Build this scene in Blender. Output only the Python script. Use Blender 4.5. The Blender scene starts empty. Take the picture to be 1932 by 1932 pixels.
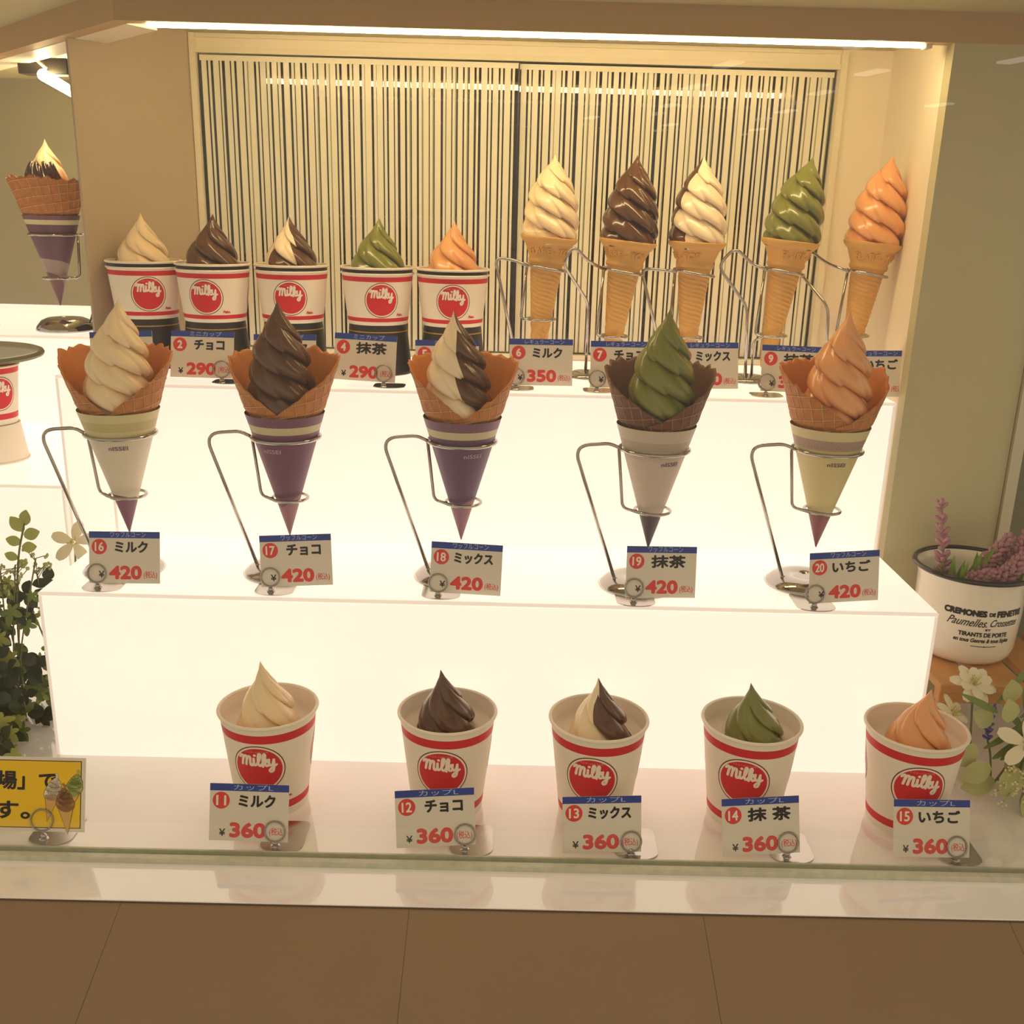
import bpy, math, random
from math import sin, cos, pi, sqrt, radians, atan2, hypot, floor
from mathutils import Vector, Matrix

SC = bpy.context.scene
COL = SC.collection
random.seed(7)

# ------------------------------------------------------------------ camera
cam_d = bpy.data.cameras.new('camera')
cam_d.sensor_width = 36.0
cam_d.lens = 1901.84 / 1932 * 36.0
cam_d.clip_start = 0.02
cam = bpy.data.objects.new('camera', cam_d)
COL.objects.link(cam)
_p, _r, _w = radians(16.928), radians(1.495), radians(0.343)
_fw = Vector((sin(_w) * cos(_p), cos(_w) * cos(_p), -sin(_p)))
_rt = Vector((cos(_w), -sin(_w), 0))
_up = _rt.cross(_fw)
_rt2 = _rt * cos(_r) + _up * sin(_r)
_up2 = -_rt * sin(_r) + _up * cos(_r)
_m = Matrix((_rt2, _up2, -_fw)).transposed().to_4x4()
_m.translation = Vector((0, 0, 0.6013))
cam.matrix_world = _m
SC.camera = cam

# ------------------------------------------------------------------ world, exposure
W = bpy.data.worlds.new('mall_ambient')
SC.world = W
W.use_nodes = True
_bg = W.node_tree.nodes['Background']
_bg.inputs[0].default_value = (1.0, 0.87, 0.69, 1)
_bg.inputs[1].default_value = 0.98
_nt = W.node_tree
_tc = _nt.nodes.new('ShaderNodeTexCoord')
_sx = _nt.nodes.new('ShaderNodeSeparateXYZ')
_nt.links.new(_tc.outputs['Generated'], _sx.inputs[0])
_mr = _nt.nodes.new('ShaderNodeMapRange')
_mr.inputs[1].default_value = -1.0
_mr.inputs[2].default_value = 1.0
_nt.links.new(_sx.outputs[2], _mr.inputs[0])
_cr = _nt.nodes.new('ShaderNodeValToRGB')
_e = _cr.color_ramp.elements
_e[0].position = 0.20
_e[0].color = (0.36, 0.27, 0.18, 1)
_e[1].position = 0.80
_e[1].color = (0.62, 0.50, 0.37, 1)
_k = _e.new(0.47)
_k.color = (0.70, 0.555, 0.41, 1)
_k = _e.new(0.58)
_k.color = (0.93, 0.745, 0.55, 1)
_nt.links.new(_mr.outputs[0], _cr.inputs[0])
_nt.links.new(_cr.outputs[0], _bg.inputs[0])
SC.view_settings.view_transform = 'Standard'
SC.view_settings.look = 'None'
SC.view_settings.exposure = 0.0
SC.view_settings.gamma = 1.0
SC.view_settings.use_curve_mapping = False
BOX_GLOW = 0.98      # lit acrylic boxes
LED_GLOW = 42.0      # strip lamps
SPOT_GLOW = 3.0      # ceiling lights of the mall behind the viewer


def lin(r, g, b):
    f = lambda v: (v / 255 / 12.92) if v / 255 <= 0.04045 else ((v / 255 + 0.055) / 1.055) ** 2.4
    return (f(r), f(g), f(b))


# ------------------------------------------------------------------ materials
MATS = {}


def mat(name, col, rough=0.5, metal=0.0, spec=0.5, coat=0.0, emit=None, estr=0.0, noise=0.0, nscale=30.0,
        bump=0.0, bscale=200.0, sss=0.0, trans=0.0, ior=1.45):
    m = bpy.data.materials.new(name)
    m.use_nodes = True
    nt = m.node_tree
    b = nt.nodes['Principled BSDF']
    b.inputs['Base Color'].default_value = (*col, 1)
    b.inputs['Roughness'].default_value = rough
    b.inputs['Metallic'].default_value = metal
    b.inputs['Specular IOR Level'].default_value = spec
    b.inputs['Coat Weight'].default_value = coat
    b.inputs['Coat Roughness'].default_value = 0.06
    b.inputs['IOR'].default_value = ior
    b.inputs['Transmission Weight'].default_value = trans
    if sss:
        b.inputs['Subsurface Weight'].default_value = sss
        b.inputs['Subsurface Radius'].default_value = (1.0, 0.5, 0.25)
        b.inputs['Subsurface Scale'].default_value = 0.004
    if emit:
        b.inputs['Emission Color'].default_value = (*emit, 1)
        b.inputs['Emission Strength'].default_value = estr
    if noise:
        tc = nt.nodes.new('ShaderNodeTexCoord')
        n = nt.nodes.new('ShaderNodeTexNoise')
        n.inputs['Scale'].default_value = nscale
        n.inputs['Detail'].default_value = 4
        mx = nt.nodes.new('ShaderNodeMix')
        mx.data_type = 'RGBA'
        mx.inputs[6].default_value = (*[min(1, c * (1 + noise)) for c in col], 1)
        mx.inputs[7].default_value = (*[c * (1 - noise) for c in col], 1)
        nt.links.new(tc.outputs['Object'], n.inputs['Vector'])
        nt.links.new(n.outputs['Fac'], mx.inputs[0])
        nt.links.new(mx.outputs[2], b.inputs['Base Color'])
    if bump:
        tc = nt.nodes.new('ShaderNodeTexCoord')
        n = nt.nodes.new('ShaderNodeTexNoise')
        n.inputs['Scale'].default_value = bscale
        bp = nt.nodes.new('ShaderNodeBump')
        bp.inputs['Strength'].default_value = bump
        bp.inputs['Distance'].default_value = 0.001
        nt.links.new(tc.outputs['Object'], n.inputs['Vector'])
        nt.links.new(n.outputs['Fac'], bp.inputs['Height'])
        nt.links.new(bp.outputs['Normal'], b.inputs['Normal'])
    MATS[name] = m
    return m


def glass_mat(name, tint, fres=1.45, haze=0.0):
    """thin pane: clear straight through, with a mirror reflection by angle"""
    m = bpy.data.materials.new(name)
    m.use_nodes = True
    nt = m.node_tree
    nt.nodes.clear()
    out = nt.nodes.new('ShaderNodeOutputMaterial')
    tr = nt.nodes.new('ShaderNodeBsdfTransparent')
    tr.inputs[0].default_value = (*tint, 1)
    gl = nt.nodes.new('ShaderNodeBsdfGlossy')
    gl.inputs['Roughness'].default_value = 0.0
    fr = nt.nodes.new('ShaderNodeFresnel')
    fr.inputs[0].default_value = fres
    mx = nt.nodes.new('ShaderNodeMixShader')
    ge = nt.nodes.new('ShaderNodeNewGeometry')     # only the side a ray enters by mirrors (no false total reflection inside)
    iv = nt.nodes.new('ShaderNodeMath'); iv.operation = 'SUBTRACT'; iv.inputs[0].default_value = 1.0
    nt.links.new(ge.outputs['Backfacing'], iv.inputs[1])
    mu = nt.nodes.new('ShaderNodeMath'); mu.operation = 'MULTIPLY'; mu.use_clamp = True
    nt.links.new(fr.outputs[0], mu.inputs[0]); nt.links.new(iv.outputs[0], mu.inputs[1])
    m2 = nt.nodes.new('ShaderNodeMath'); m2.operation = 'MULTIPLY'; m2.use_clamp = True; m2.inputs[1].default_value = 1.7
    nt.links.new(mu.outputs[0], m2.inputs[0])
    nt.links.new(m2.outputs[0], mx.inputs[0])
    nt.links.new(tr.outputs[0], mx.inputs[1])
    nt.links.new(gl.outputs[0], mx.inputs[2])
    nt.links.new(mx.outputs[0], out.inputs[0])
    MATS[name] = m
    return m


def film_mat(name, col, clear):
    """frosted film: part diffuse, part see-through"""
    m = bpy.data.materials.new(name)
    m.use_nodes = True
    nt = m.node_tree
    b = nt.nodes['Principled BSDF']
    out = nt.nodes['Material Output']
    b.inputs['Base Color'].default_value = (*col, 1)
    b.inputs['Roughness'].default_value = 0.25
    tr = nt.nodes.new('ShaderNodeBsdfTransparent')
    tl = nt.nodes.new('ShaderNodeBsdfTranslucent')
    tl.inputs[0].default_value = (*col, 1)
    m1 = nt.nodes.new('ShaderNodeMixShader')
    m1.inputs[0].default_value = 0.05
    m2 = nt.nodes.new('ShaderNodeMixShader')
    m2.inputs[0].default_value = clear
    nt.links.new(b.outputs[0], m1.inputs[1])
    nt.links.new(tl.outputs[0], m1.inputs[2])
    nt.links.new(m1.outputs[0], m2.inputs[1])
    nt.links.new(tr.outputs[0], m2.inputs[2])
    nt.links.new(m2.outputs[0], out.inputs[0])
    MATS[name] = m
    return m


def band_mat(name, bands, rough=0.45, stripe=None, tipcurve=0.0):
    """paper printed in bands along the V of its UVs; bands = [(v_start, colour), ...]"""
    m = bpy.data.materials.new(name)
    m.use_nodes = True
    nt = m.node_tree
    b = nt.nodes['Principled BSDF']
    b.inputs['Roughness'].default_value = rough
    uv = nt.nodes.new('ShaderNodeUVMap')
    sep = nt.nodes.new('ShaderNodeSeparateXYZ')
    nt.links.new(uv.outputs[0], sep.inputs[0])
    v = sep.outputs[1]
    if tipcurve:
        a = nt.nodes.new('ShaderNodeMath'); a.operation = 'MULTIPLY_ADD'
        a.inputs[1].default_value = 2 * pi; a.inputs[2].default_value = 2.2
        nt.links.new(sep.outputs[0], a.inputs[0])
        s = nt.nodes.new('ShaderNodeMath'); s.operation = 'SINE'
        nt.links.new(a.outputs[0], s.inputs[0])
        # only the tip boundary bends: weight (1 - v)^2
        w = nt.nodes.new('ShaderNodeMath'); w.operation = 'SUBTRACT'; w.inputs[0].default_value = 1.0
        nt.links.new(v, w.inputs[1])
        w2 = nt.nodes.new('ShaderNodeMath'); w2.operation = 'POWER'; w2.inputs[1].default_value = 3
        nt.links.new(w.outputs[0], w2.inputs[0])
        mu = nt.nodes.new('ShaderNodeMath'); mu.operation = 'MULTIPLY'
        nt.links.new(s.outputs[0], mu.inputs[0]); nt.links.new(w2.outputs[0], mu.inputs[1])
        ma = nt.nodes.new('ShaderNodeMath'); ma.operation = 'MULTIPLY_ADD'; ma.inputs[1].default_value = tipcurve
        nt.links.new(mu.outputs[0], ma.inputs[0]); nt.links.new(v, ma.inputs[2])
        v = ma.outputs[0]
    cr = nt.nodes.new('ShaderNodeValToRGB')
    cr.color_ramp.interpolation = 'CONSTANT'
    el = cr.color_ramp.elements
    while len(el) > 1:
        el.remove(el[-1])
    el[0].position = bands[0][0]; el[0].color = (*bands[0][1], 1)
    for p, c in bands[1:]:
        e = el.new(p); e.color = (*c, 1)
    nt.links.new(v, cr.inputs[0])
    colout = cr.outputs[0]
    if stripe:      # fine vertical pinstripes above v0
        v0, v1, scol, k = stripe
        w = nt.nodes.new('ShaderNodeMath'); w.operation = 'MULTIPLY'; w.inputs[1].default_value = 190
        nt.links.new(sep.outputs[0], w.inputs[0])
        fr = nt.nodes.new('ShaderNodeMath'); fr.operation = 'FRACT'
        nt.links.new(w.outputs[0], fr.inputs[0])
        g = nt.nodes.new('ShaderNodeMath'); g.operation = 'GREATER_THAN'; g.inputs[1].default_value = 0.5
        nt.links.new(fr.outputs[0], g.inputs[0])
        a1 = nt.nodes.new('ShaderNodeMath'); a1.operation = 'GREATER_THAN'; a1.inputs[1].default_value = v0
        nt.links.new(sep.outputs[1], a1.inputs[0])
        a2 = nt.nodes.new('ShaderNodeMath'); a2.operation = 'LESS_THAN'; a2.inputs[1].default_value = v1
        nt.links.new(sep.outputs[1], a2.inputs[0])
        m1 = nt.nodes.new('ShaderNodeMath'); m1.operation = 'MULTIPLY'
        nt.links.new(a1.outputs[0], m1.inputs[0]); nt.links.new(a2.outputs[0], m1.inputs[1])
        m2 = nt.nodes.new('ShaderNodeMath'); m2.operation = 'MULTIPLY'
        nt.links.new(m1.outputs[0], m2.inputs[0]); nt.links.new(g.outputs[0], m2.inputs[1])
        m3 = nt.nodes.new('ShaderNodeMath'); m3.operation = 'MULTIPLY'; m3.inputs[1].default_value = k
        nt.links.new(m2.outputs[0], m3.inputs[0])
        mx = nt.nodes.new('ShaderNodeMix'); mx.data_type = 'RGBA'
        mx.inputs[7].default_value = (*scol, 1)
        nt.links.new(m3.outputs[0], mx.inputs[0]); nt.links.new(colout, mx.inputs[6])
        colout = mx.outputs[2]
    nt.links.new(colout, b.inputs['Base Color'])
    MATS[name] = m
    return m


def waffle_mat(name, base, ridge, rough=0.6):
    """baked waffle: mottled biscuit whose raised ribs are paler (ribs are in the mesh, the UVs know where they run)"""
    m = bpy.data.materials.new(name)
    m.use_nodes = True
    nt = m.node_tree
    b = nt.nodes['Principled BSDF']
    b.inputs['Roughness'].default_value = rough
    tc = nt.nodes.new('ShaderNodeTexCoord')
    n = nt.nodes.new('ShaderNodeTexNoise'); n.inputs['Scale'].default_value = 120; n.inputs['Detail'].default_value = 5
    nt.links.new(tc.outputs['Object'], n.inputs['Vector'])
    uv = nt.nodes.new('ShaderNodeUVMap')
    sep = nt.nodes.new('ShaderNodeSeparateXYZ')
    nt.links.new(uv.outputs[0], sep.inputs[0])

    def tri(sock):
        f = nt.nodes.new('ShaderNodeMath'); f.operation = 'PINGPONG'; f.inputs[1].default_value = 0.5
        nt.links.new(sock, f.inputs[0])
        r = nt.nodes.new('ShaderNodeMapRange'); r.interpolation_type = 'SMOOTHSTEP'
        r.inputs[1].default_value = 0.025; r.inputs[2].default_value = 0.10
        r.inputs[3].default_value = 1.0; r.inputs[4].default_value = 0.0
        nt.links.new(f.outputs[0], r.inputs[0])
        return r.outputs[0]
    mxx = nt.nodes.new('ShaderNodeMath'); mxx.operation = 'MAXIMUM'
    nt.links.new(tri(sep.outputs[0]), mxx.inputs[0]); nt.links.new(tri(sep.outputs[1]), mxx.inputs[1])
    mx = nt.nodes.new('ShaderNodeMix'); mx.data_type = 'RGBA'
    mx.inputs[6].default_value = (*base, 1); mx.inputs[7].default_value = (*ridge, 1)
    nt.links.new(mxx.outputs[0], mx.inputs[0])
    mx2 = nt.nodes.new('ShaderNodeMix'); mx2.data_type = 'RGBA'; mx2.blend_type = 'MULTIPLY'
    cr = nt.nodes.new('ShaderNodeValToRGB')
    cr.color_ramp.elements[0].position = 0.3; cr.color_ramp.elements[0].color = (0.6, 0.55, 0.5, 1)
    cr.color_ramp.elements[1].position = 0.65; cr.color_ramp.elements[1].color = (1, 1, 1, 1)
    nt.links.new(n.outputs['Fac'], cr.inputs[0])
    mx2.inputs[0].default_value = 0.55
    nt.links.new(mx.outputs[2], mx2.inputs[6]); nt.links.new(cr.outputs[0], mx2.inputs[7])
    nt.links.new(mx2.outputs[2], b.inputs['Base Color'])
    bp = nt.nodes.new('ShaderNodeBump'); bp.inputs['Strength'].default_value = 0.9; bp.inputs['Distance'].default_value = 0.0016
    ad = nt.nodes.new('ShaderNodeMath'); ad.operation = 'MULTIPLY_ADD'; ad.inputs[1].default_value = 0.25
    nt.links.new(n.outputs['Fac'], ad.inputs[0]); nt.links.new(mxx.outputs[0], ad.inputs[2])
    nt.links.new(ad.outputs[0], bp.inputs['Height'])
    nt.links.new(bp.outputs[0], b.inputs['Normal'])
    MATS[name] = m
    return m


GLOWCOL = (1.0, 0.795, 0.685)
mat('lit acrylic', (0.62, 0.58, 0.48), 0.18, spec=0.4, emit=GLOWCOL, estr=BOX_GLOW)
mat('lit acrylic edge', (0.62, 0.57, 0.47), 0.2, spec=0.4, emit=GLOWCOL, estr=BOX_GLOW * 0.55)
mat('shade-dimmed acrylic rim', (0.62, 0.58, 0.48), 0.2, spec=0.4, emit=GLOWCOL, estr=BOX_GLOW * 0.62)  # glow turned down to paint in the shade of the top panel's edge
mat('led tube', (0.9, 0.85, 0.7), 0.4, emit=(1.0, 0.74, 0.40), estr=LED_GLOW)
mat('lamp housing', lin(214, 205, 180), 0.45)
mat('mall light', (1, 1, 1), 0.5, emit=(1.0, 0.93, 0.78), estr=SPOT_GLOW)
cw = mat('counter white', lin(248, 246, 242), 0.12, spec=0.6, coat=1.0, noise=0.02, nscale=9)
cw.node_tree.nodes['Principled BSDF'].inputs['Coat IOR'].default_value = 1.85
cw.node_tree.nodes['Principled BSDF'].inputs['Coat Roughness'].default_value = 0.02
mat('apron brown', lin(142, 119, 92), 0.35, spec=0.4, noise=0.04, nscale=14)
mat('seam dark', lin(96, 80, 62), 0.7)
mat('wall greige', lin(196, 188, 150), 0.55, noise=0.03, nscale=25, bump=0.08, bscale=500)
mat('fascia brown', lin(190, 158, 112), 0.5, noise=0.03, nscale=18)
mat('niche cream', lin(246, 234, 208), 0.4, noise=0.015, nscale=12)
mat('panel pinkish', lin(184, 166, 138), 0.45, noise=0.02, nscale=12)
mat('ceiling olive', lin(196, 186, 140), 0.6, noise=0.05, nscale=7)
mat('window frame', lin(238, 228, 196), 0.35)
mat('left wall grey', lin(150, 144, 120), 0.85, bump=0.6, bscale=420)
mat('metal trim', lin(205, 196, 170), 0.3, metal=0.6)
mat('grey green', lin(120, 118, 92), 0.5)
mat('seal strip', lin(196, 196, 172), 0.45, noise=0.25, nscale=90)
mat('dark room', lin(30, 24, 18), 0.8)
mat('dim worktop', lin(84, 76, 62), 0.5)
mat('dark steel', lin(70, 66, 58), 0.35, metal=0.7)
mat('wood honey', lin(190, 132, 66), 0.5, noise=0.2, nscale=40)
mat('cable white', lin(225, 215, 190), 0.4)
mat('black', lin(18, 16, 15), 0.4)
glass_mat('front glass', (0.965, 0.975, 0.955))
glass_mat('window glass', (0.86, 0.90, 0.82), fres=1.55)
glass_mat('shelf glass', (0.72, 0.75, 0.68), fres=1.7)
film_mat('frosted film', lin(248, 242, 214), 0.02)
film_mat('thin film', lin(214, 216, 180), 0.45)
mat('chrome', (0.46, 0.44, 0.42), 0.10, metal=1.0)
mat('brushed steel', (0.58, 0.56, 0.52), 0.2, metal=1.0, noise=0.1, nscale=60)
mat('ring steel', (0.34, 0.32, 0.29), 0.25, metal=1.0)
# prints
mat('paper white', lin(238, 228, 212), 0.5)
mat('cup board', lin(246, 236, 220), 0.55, bump=0.15, bscale=700)
mat('cup red', lin(214, 30, 44), 0.45)
mat('cup lining', lin(242, 226, 210), 0.5)
mat('print maroon', lin(110, 22, 26), 0.5)
mat('print white', lin(250, 238, 224), 0.45)
mat('print pink', lin(236, 150, 140), 0.5)
mat('pedestal black', lin(34, 30, 27), 0.4)
mat('gold line', lin(186, 150, 76), 0.35, metal=0.4)
mat('card paper', lin(230, 221, 208), 0.35, noise=0.02, nscale=300)
mat('card blue', lin(34, 62, 158), 0.4)
mat('card pale', lin(178, 196, 226), 0.4)
mat('card red', lin(226, 62, 58), 0.4)
mat('card black', lin(16, 14, 18), 0.4)
mat('sign yellow', lin(250, 204, 22), 0.45)
mat('icon cream', lin(244, 230, 206), 0.5)
mat('icon green', lin(176, 196, 110), 0.5)
mat('icon brown', lin(176, 124, 76), 0.5)
mat('icon cone', lin(222, 176, 96), 0.5)
# ice cream
FLAV = {
    'milk': mat('milk cream', lin(250, 224, 184), 0.22, sss=0.25, coat=0.3),
    'choc': mat('chocolate cream', lin(94, 60, 38), 0.20, coat=0.35),
    'matcha': mat('matcha cream', lin(126, 128, 60), 0.22, coat=0.3),
    'berry': mat('strawberry cream', lin(238, 172, 116), 0.22, sss=0.2, coat=0.3),
}
def two_tone(name, ca, cb):
    m = mat(name, ca, 0.21, coat=0.32)
    nt = m.node_tree
    at = nt.nodes.new('ShaderNodeAttribute'); at.attribute_name = 'side'
    g = nt.nodes.new('ShaderNodeMath'); g.operation = 'GREATER_THAN'; g.inputs[1].default_value = 0.0
    nt.links.new(at.outputs['Fac'], g.inputs[0])
    mx = nt.nodes.new('ShaderNodeMix'); mx.data_type = 'RGBA'
    mx.inputs[6].default_value = (*ca, 1); mx.inputs[7].default_value = (*cb, 1)
    nt.links.new(g.outputs[0], mx.inputs[0])
    nt.links.new(mx.outputs[2], nt.nodes['Principled BSDF'].inputs['Base Color'])
    return m


FLAV['mix'] = two_tone('two tone cream', lin(250, 228, 194), lin(94, 60, 38))
mat('chocolate sauce', lin(52, 26, 18), 0.12, coat=0.6)
waffle_mat('waffle gold', lin(196, 124, 58), lin(222, 166, 100))
waffle_mat('waffle cocoa', lin(112, 70, 48), lin(160, 116, 84))
mat('waffle inside', lin(206, 128, 56), 0.55, noise=0.12, nscale=60)
mat('waffle inside cocoa', lin(110, 72, 52), 0.5, noise=0.15, nscale=60)
mat('wafer', lin(222, 172, 98), 0.55, noise=0.06, nscale=50)
PURP = lin(116, 74, 104); CREAMB = lin(214, 206, 168)
band_mat('sleeve cream', [(0, lin(128, 84, 112)), (0.30, lin(226, 216, 198)), (0.80, lin(218, 208, 160)), (0.86, lin(200, 188, 138)), (0.93, lin(218, 208, 160))], tipcurve=0.12)
band_mat('sleeve purple', [(0, lin(152, 108, 124)), (0.34, PURP), (0.865, CREAMB), (0.925, PURP)], tipcurve=-0.22, stripe=(0.86, 1.1, lin(150, 110, 130), 0.3))
band_mat('sleeve violet', [(0, lin(150, 108, 128)), (0.36, lin(104, 76, 112)), (0.865, CREAMB), (0.925, lin(120, 84, 112))], tipcurve=-0.18, stripe=(0.86, 1.1, lin(150, 110, 130), 0.3))
band_mat('sleeve grey', [(0, lin(74, 66, 76)), (0.27, lin(206, 190, 178)), (0.83, lin(182, 172, 154)), (0.90, lin(206, 194, 176))], tipcurve=0.16, stripe=(0.76, 1.1, lin(170, 158, 140), 0.35))
band_mat('sleeve khaki', [(0, lin(138, 80, 88)), (0.30, lin(216, 202, 148)), (0.85, lin(198, 178, 148)), (0.92, lin(216, 204, 158))], tipcurve=0.08, stripe=(0.84, 0.925, lin(124, 74, 110), 0.85))
band_mat('sleeve plum', [(0, lin(124, 84, 96)), (0.30, lin(160, 140, 136)), (0.5, lin(104, 70, 88)), (0.9, CREAMB), (0.95, lin(120, 84, 96))], tipcurve=0.35)
mat('sleeve print dark', lin(112, 84, 104), 0.5)
mat('sleeve print pale', lin(190, 160, 178), 0.5)
# plants, pot
mat('enamel white', lin(246, 238, 222), 0.18, coat=0.5)
mat('enamel black', lin(22, 20, 20), 0.2, coat=0.4)
mat('leaf dark', lin(56, 70, 44), 0.45, noise=0.3, nscale=60)
mat('leaf mid', lin(118, 138, 66), 0.45, noise=0.25, nscale=50)
mat('leaf light', lin(178, 184, 100), 0.5, noise=0.2, nscale=50)
mat('leaf pale', lin(188, 190, 130), 0.5, noise=0.15, nscale=50)
mat('leaf grass', lin(142, 172, 70), 0.4, noise=0.35, nscale=70)
mat('stem green', lin(110, 118, 62), 0.55)
mat('petal white', lin(244, 234, 206), 0.5)
mat('petal cream', lin(230, 220, 170), 0.5)
mat('petal pink', lin(216, 150, 140), 0.5)
mat('lavender mauve', lin(176, 128, 142), 0.75, noise=0.2, nscale=200)
mat('lavender blue', lin(88, 78, 158), 0.65, noise=0.2, nscale=200)
mat('pollen', lin(206, 196, 100), 0.7)
mat('pallet wood', lin(204, 146, 76), 0.5, noise=0.22, nscale=35)


# ------------------------------------------------------------------ mesh builder
class MB:
    def __init__(self):
        self.v, self.f, self.mi, self.uv, self.side = [], [], [], None, None

    def add(self, verts, faces, mi=0):
        b = len(self.v)
        self.v.extend(tuple(p) for p in verts)
        self.f.extend(tuple(b + i for i in q) for q in faces)
        self.mi.extend([mi] * len(faces))
        return b

    def box(self, x0, x1, y0, y1, z0, z1, mi=0, bev=0.0):
        if bev <= 0:
            vs = [(x0, y0, z0), (x1, y0, z0), (x1, y1, z0), (x0, y1, z0), (x0, y0, z1), (x1, y0, z1), (x1, y1, z1), (x0, y1, z1)]
            fs = [(0, 3, 2, 1), (4, 5, 6, 7), (0, 1, 5, 4), (1, 2, 6, 5), (2, 3, 7, 6), (3, 0, 4, 7)]
            self.add(vs, fs, mi)
            return
        b = bev
        vs = []
        for z, i in ((z0, b), (z0 + b, 0), (z1 - b, 0), (z1, b)):
            for x, y in ((x0 + b, y0 + i), (x1 - b, y0 + i), (x1 - i, y0 + b), (x1 - i, y1 - b), (x1 - b, y1 - i), (x0 + b, y1 - i), (x0 + i, y1 - b), (x0 + i, y0 + b)):
                vs.append((x, y, z))
        fs = [tuple(range(7, -1, -1)), tuple(range(24, 32))]
        for k in range(3):
            for i in range(8):
                j = (i + 1) % 8
                fs.append((k * 8 + i, k * 8 + j, k * 8 + 8 + j, k * 8 + 8 + i))
        self.add(vs, fs, mi)

    def quad(self, a, b, c, d, mi=0):
        self.add([a, b, c, d], [(0, 1, 2, 3)], mi)

    def prism(self, poly, z0, z1, mi=0):
        n = len(poly)
        vs = [(x, y, z0) for x, y in poly] + [(x, y, z1) for x, y in poly]
        fs = [tuple(range(n - 1, -1, -1)), tuple(range(n, 2 * n))] + [(i, (i + 1) % n, n + (i + 1) % n, n + i) for i in range(n)]
        self.add(vs, fs, mi)

    def lathe(self, prof, seg=48, cx=0, cy=0, mi=0, mis=None):
        """prof = [(r, z), ...]; r = 0 closes to a point"""
        rows, vs, fs, ms = [], [], [], []
        for r, z in prof:
            if r <= 1e-7:
                rows.append([len(vs)]); vs.append((cx, cy, z))
            else:
                rows.append(list(range(len(vs), len(vs) + seg)))
                vs.extend((cx + r * cos(2 * pi * k / seg), cy + r * sin(2 * pi * k / seg), z) for k in range(seg))
        for i in range(len(rows) - 1):
            a, b = rows[i], rows[i + 1]
            for k in range(seg):
                j = (k + 1) % seg
                if len(a) == 1 and len(b) == 1:
                    continue
                if len(a) == 1:
                    fs.append((a[0], b[j], b[k]))
                elif len(b) == 1:
                    fs.append((a[k], a[j], b[0]))
                else:
                    fs.append((a[k], a[j], b[j], b[k]))
                ms.append(mis[i] if mis else mi)
        base = self.add(vs, fs, mi)
        self.mi[-len(fs):] = ms

    def tube(self, path, r, seg=10, closed=False, mi=0, taper=None):
        P = [Vector(p) for p in path]
        n = len(P)
        T = []
        for i in range(n):
            a = P[(i - 1) % n] if closed or i > 0 else P[0]
            b = P[(i + 1) % n] if closed or i < n - 1 else P[-1]
            t = (b - a)
            T.append(t.normalized() if t.length > 1e-9 else Vector((0, 0, 1)))
        ref = Vector((0, 0, 1)) if abs(T[0].z) < 0.9 else Vector((1, 0, 0))
        N = (ref - T[0] * ref.dot(T[0])).normalized()
        vs, fs = [], []
        for i in range(n):
            N = (N - T[i] * N.dot(T[i])).normalized()
            B = T[i].cross(N)
            rr = r * (taper(i / (n - 1)) if taper else 1)
            for k in range(seg):
                a = 2 * pi * k / seg
                vs.append(P[i] + N * (rr * cos(a)) + B * (rr * sin(a)))
        m = n if closed else n - 1
        for i in range(m):
            i2 = (i + 1) % n
            for k in range(seg):
                j = (k + 1) % seg
                fs.append((i * seg + k, i * seg + j, i2 * seg + j, i2 * seg + k))
        if not closed:
            fs.append(tuple(range(seg - 1, -1, -1)))
            fs.append(tuple((n - 1) * seg + k for k in range(seg)))
        self.add(vs, fs, mi)

    def ball(self, c, r, seg=12, rings=8, sz=1.0, mi=0):
        self.lathe([(r * sin(pi * i / rings), c[2] - r * sz * cos(pi * i / rings)) if 0 < i < rings else (0, c[2] - r * sz * cos(pi * i / rings)) for i in range(rings + 1)], seg, c[0], c[1], mi)

    def build(self, name, mats, parent=None, smooth=True, loc=None, angle=None):
        me = bpy.data.meshes.new(name)
        me.from_pydata(self.v, [], self.f)
        mats = mats if isinstance(mats, (list, tuple)) else [mats]
        for m in mats:
            me.materials.append(MATS[m] if isinstance(m, str) else m)
        me.polygons.foreach_set('material_index', self.mi)
        me.polygons.foreach_set('use_smooth', [smooth] * len(self.f))
        if self.uv:
            ul = me.uv_layers.new(name='UVMap')
            buf = [0.0] * (2 * len(me.loops))
            vi = [0] * len(me.loops)
            me.loops.foreach_get('vertex_index', vi)
            for k, i in enumerate(vi):
                buf[2 * k], buf[2 * k + 1] = self.uv[i]
            ul.data.foreach_set('uv', buf)
        if self.side:
            at = me.attributes.new('side', 'FLOAT', 'POINT')
            at.data.foreach_set('value', self.side)
        me.update()
        if smooth and angle:
            me.set_sharp_from_angle(angle=radians(angle))
        o = bpy.data.objects.new(name, me)
        COL.objects.link(o)
        if parent is not None:
            o.parent = parent
        if loc:
            o.location = loc
        return o


def thing(name, label, cat, loc=(0, 0, 0), group=None, rot=None):
    o = bpy.data.objects.new(name, None)
    o.empty_display_size = 0.02
    COL.objects.link(o)
    o.location = loc
    if rot:
        o.rotation_euler = rot
    tag(o, label, cat, group)
    return o


def tag(o, label, cat, group=None):
    o['label'] = label
    o['category'] = cat
    if group:
        o['group'] = group
    return o


def struct(o):
    o['kind'] = 'structure'
    return o


def dup(root, loc, label, group=None):
    r = root.copy(); COL.objects.link(r); r.location = loc; r['label'] = label
    if group:
        r['group'] = group
    for ch in root.children:
        c = ch.copy(); COL.objects.link(c); c.parent = r
        for g in ch.children:
            d = g.copy(); COL.objects.link(d); d.parent = c
    return r


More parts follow.
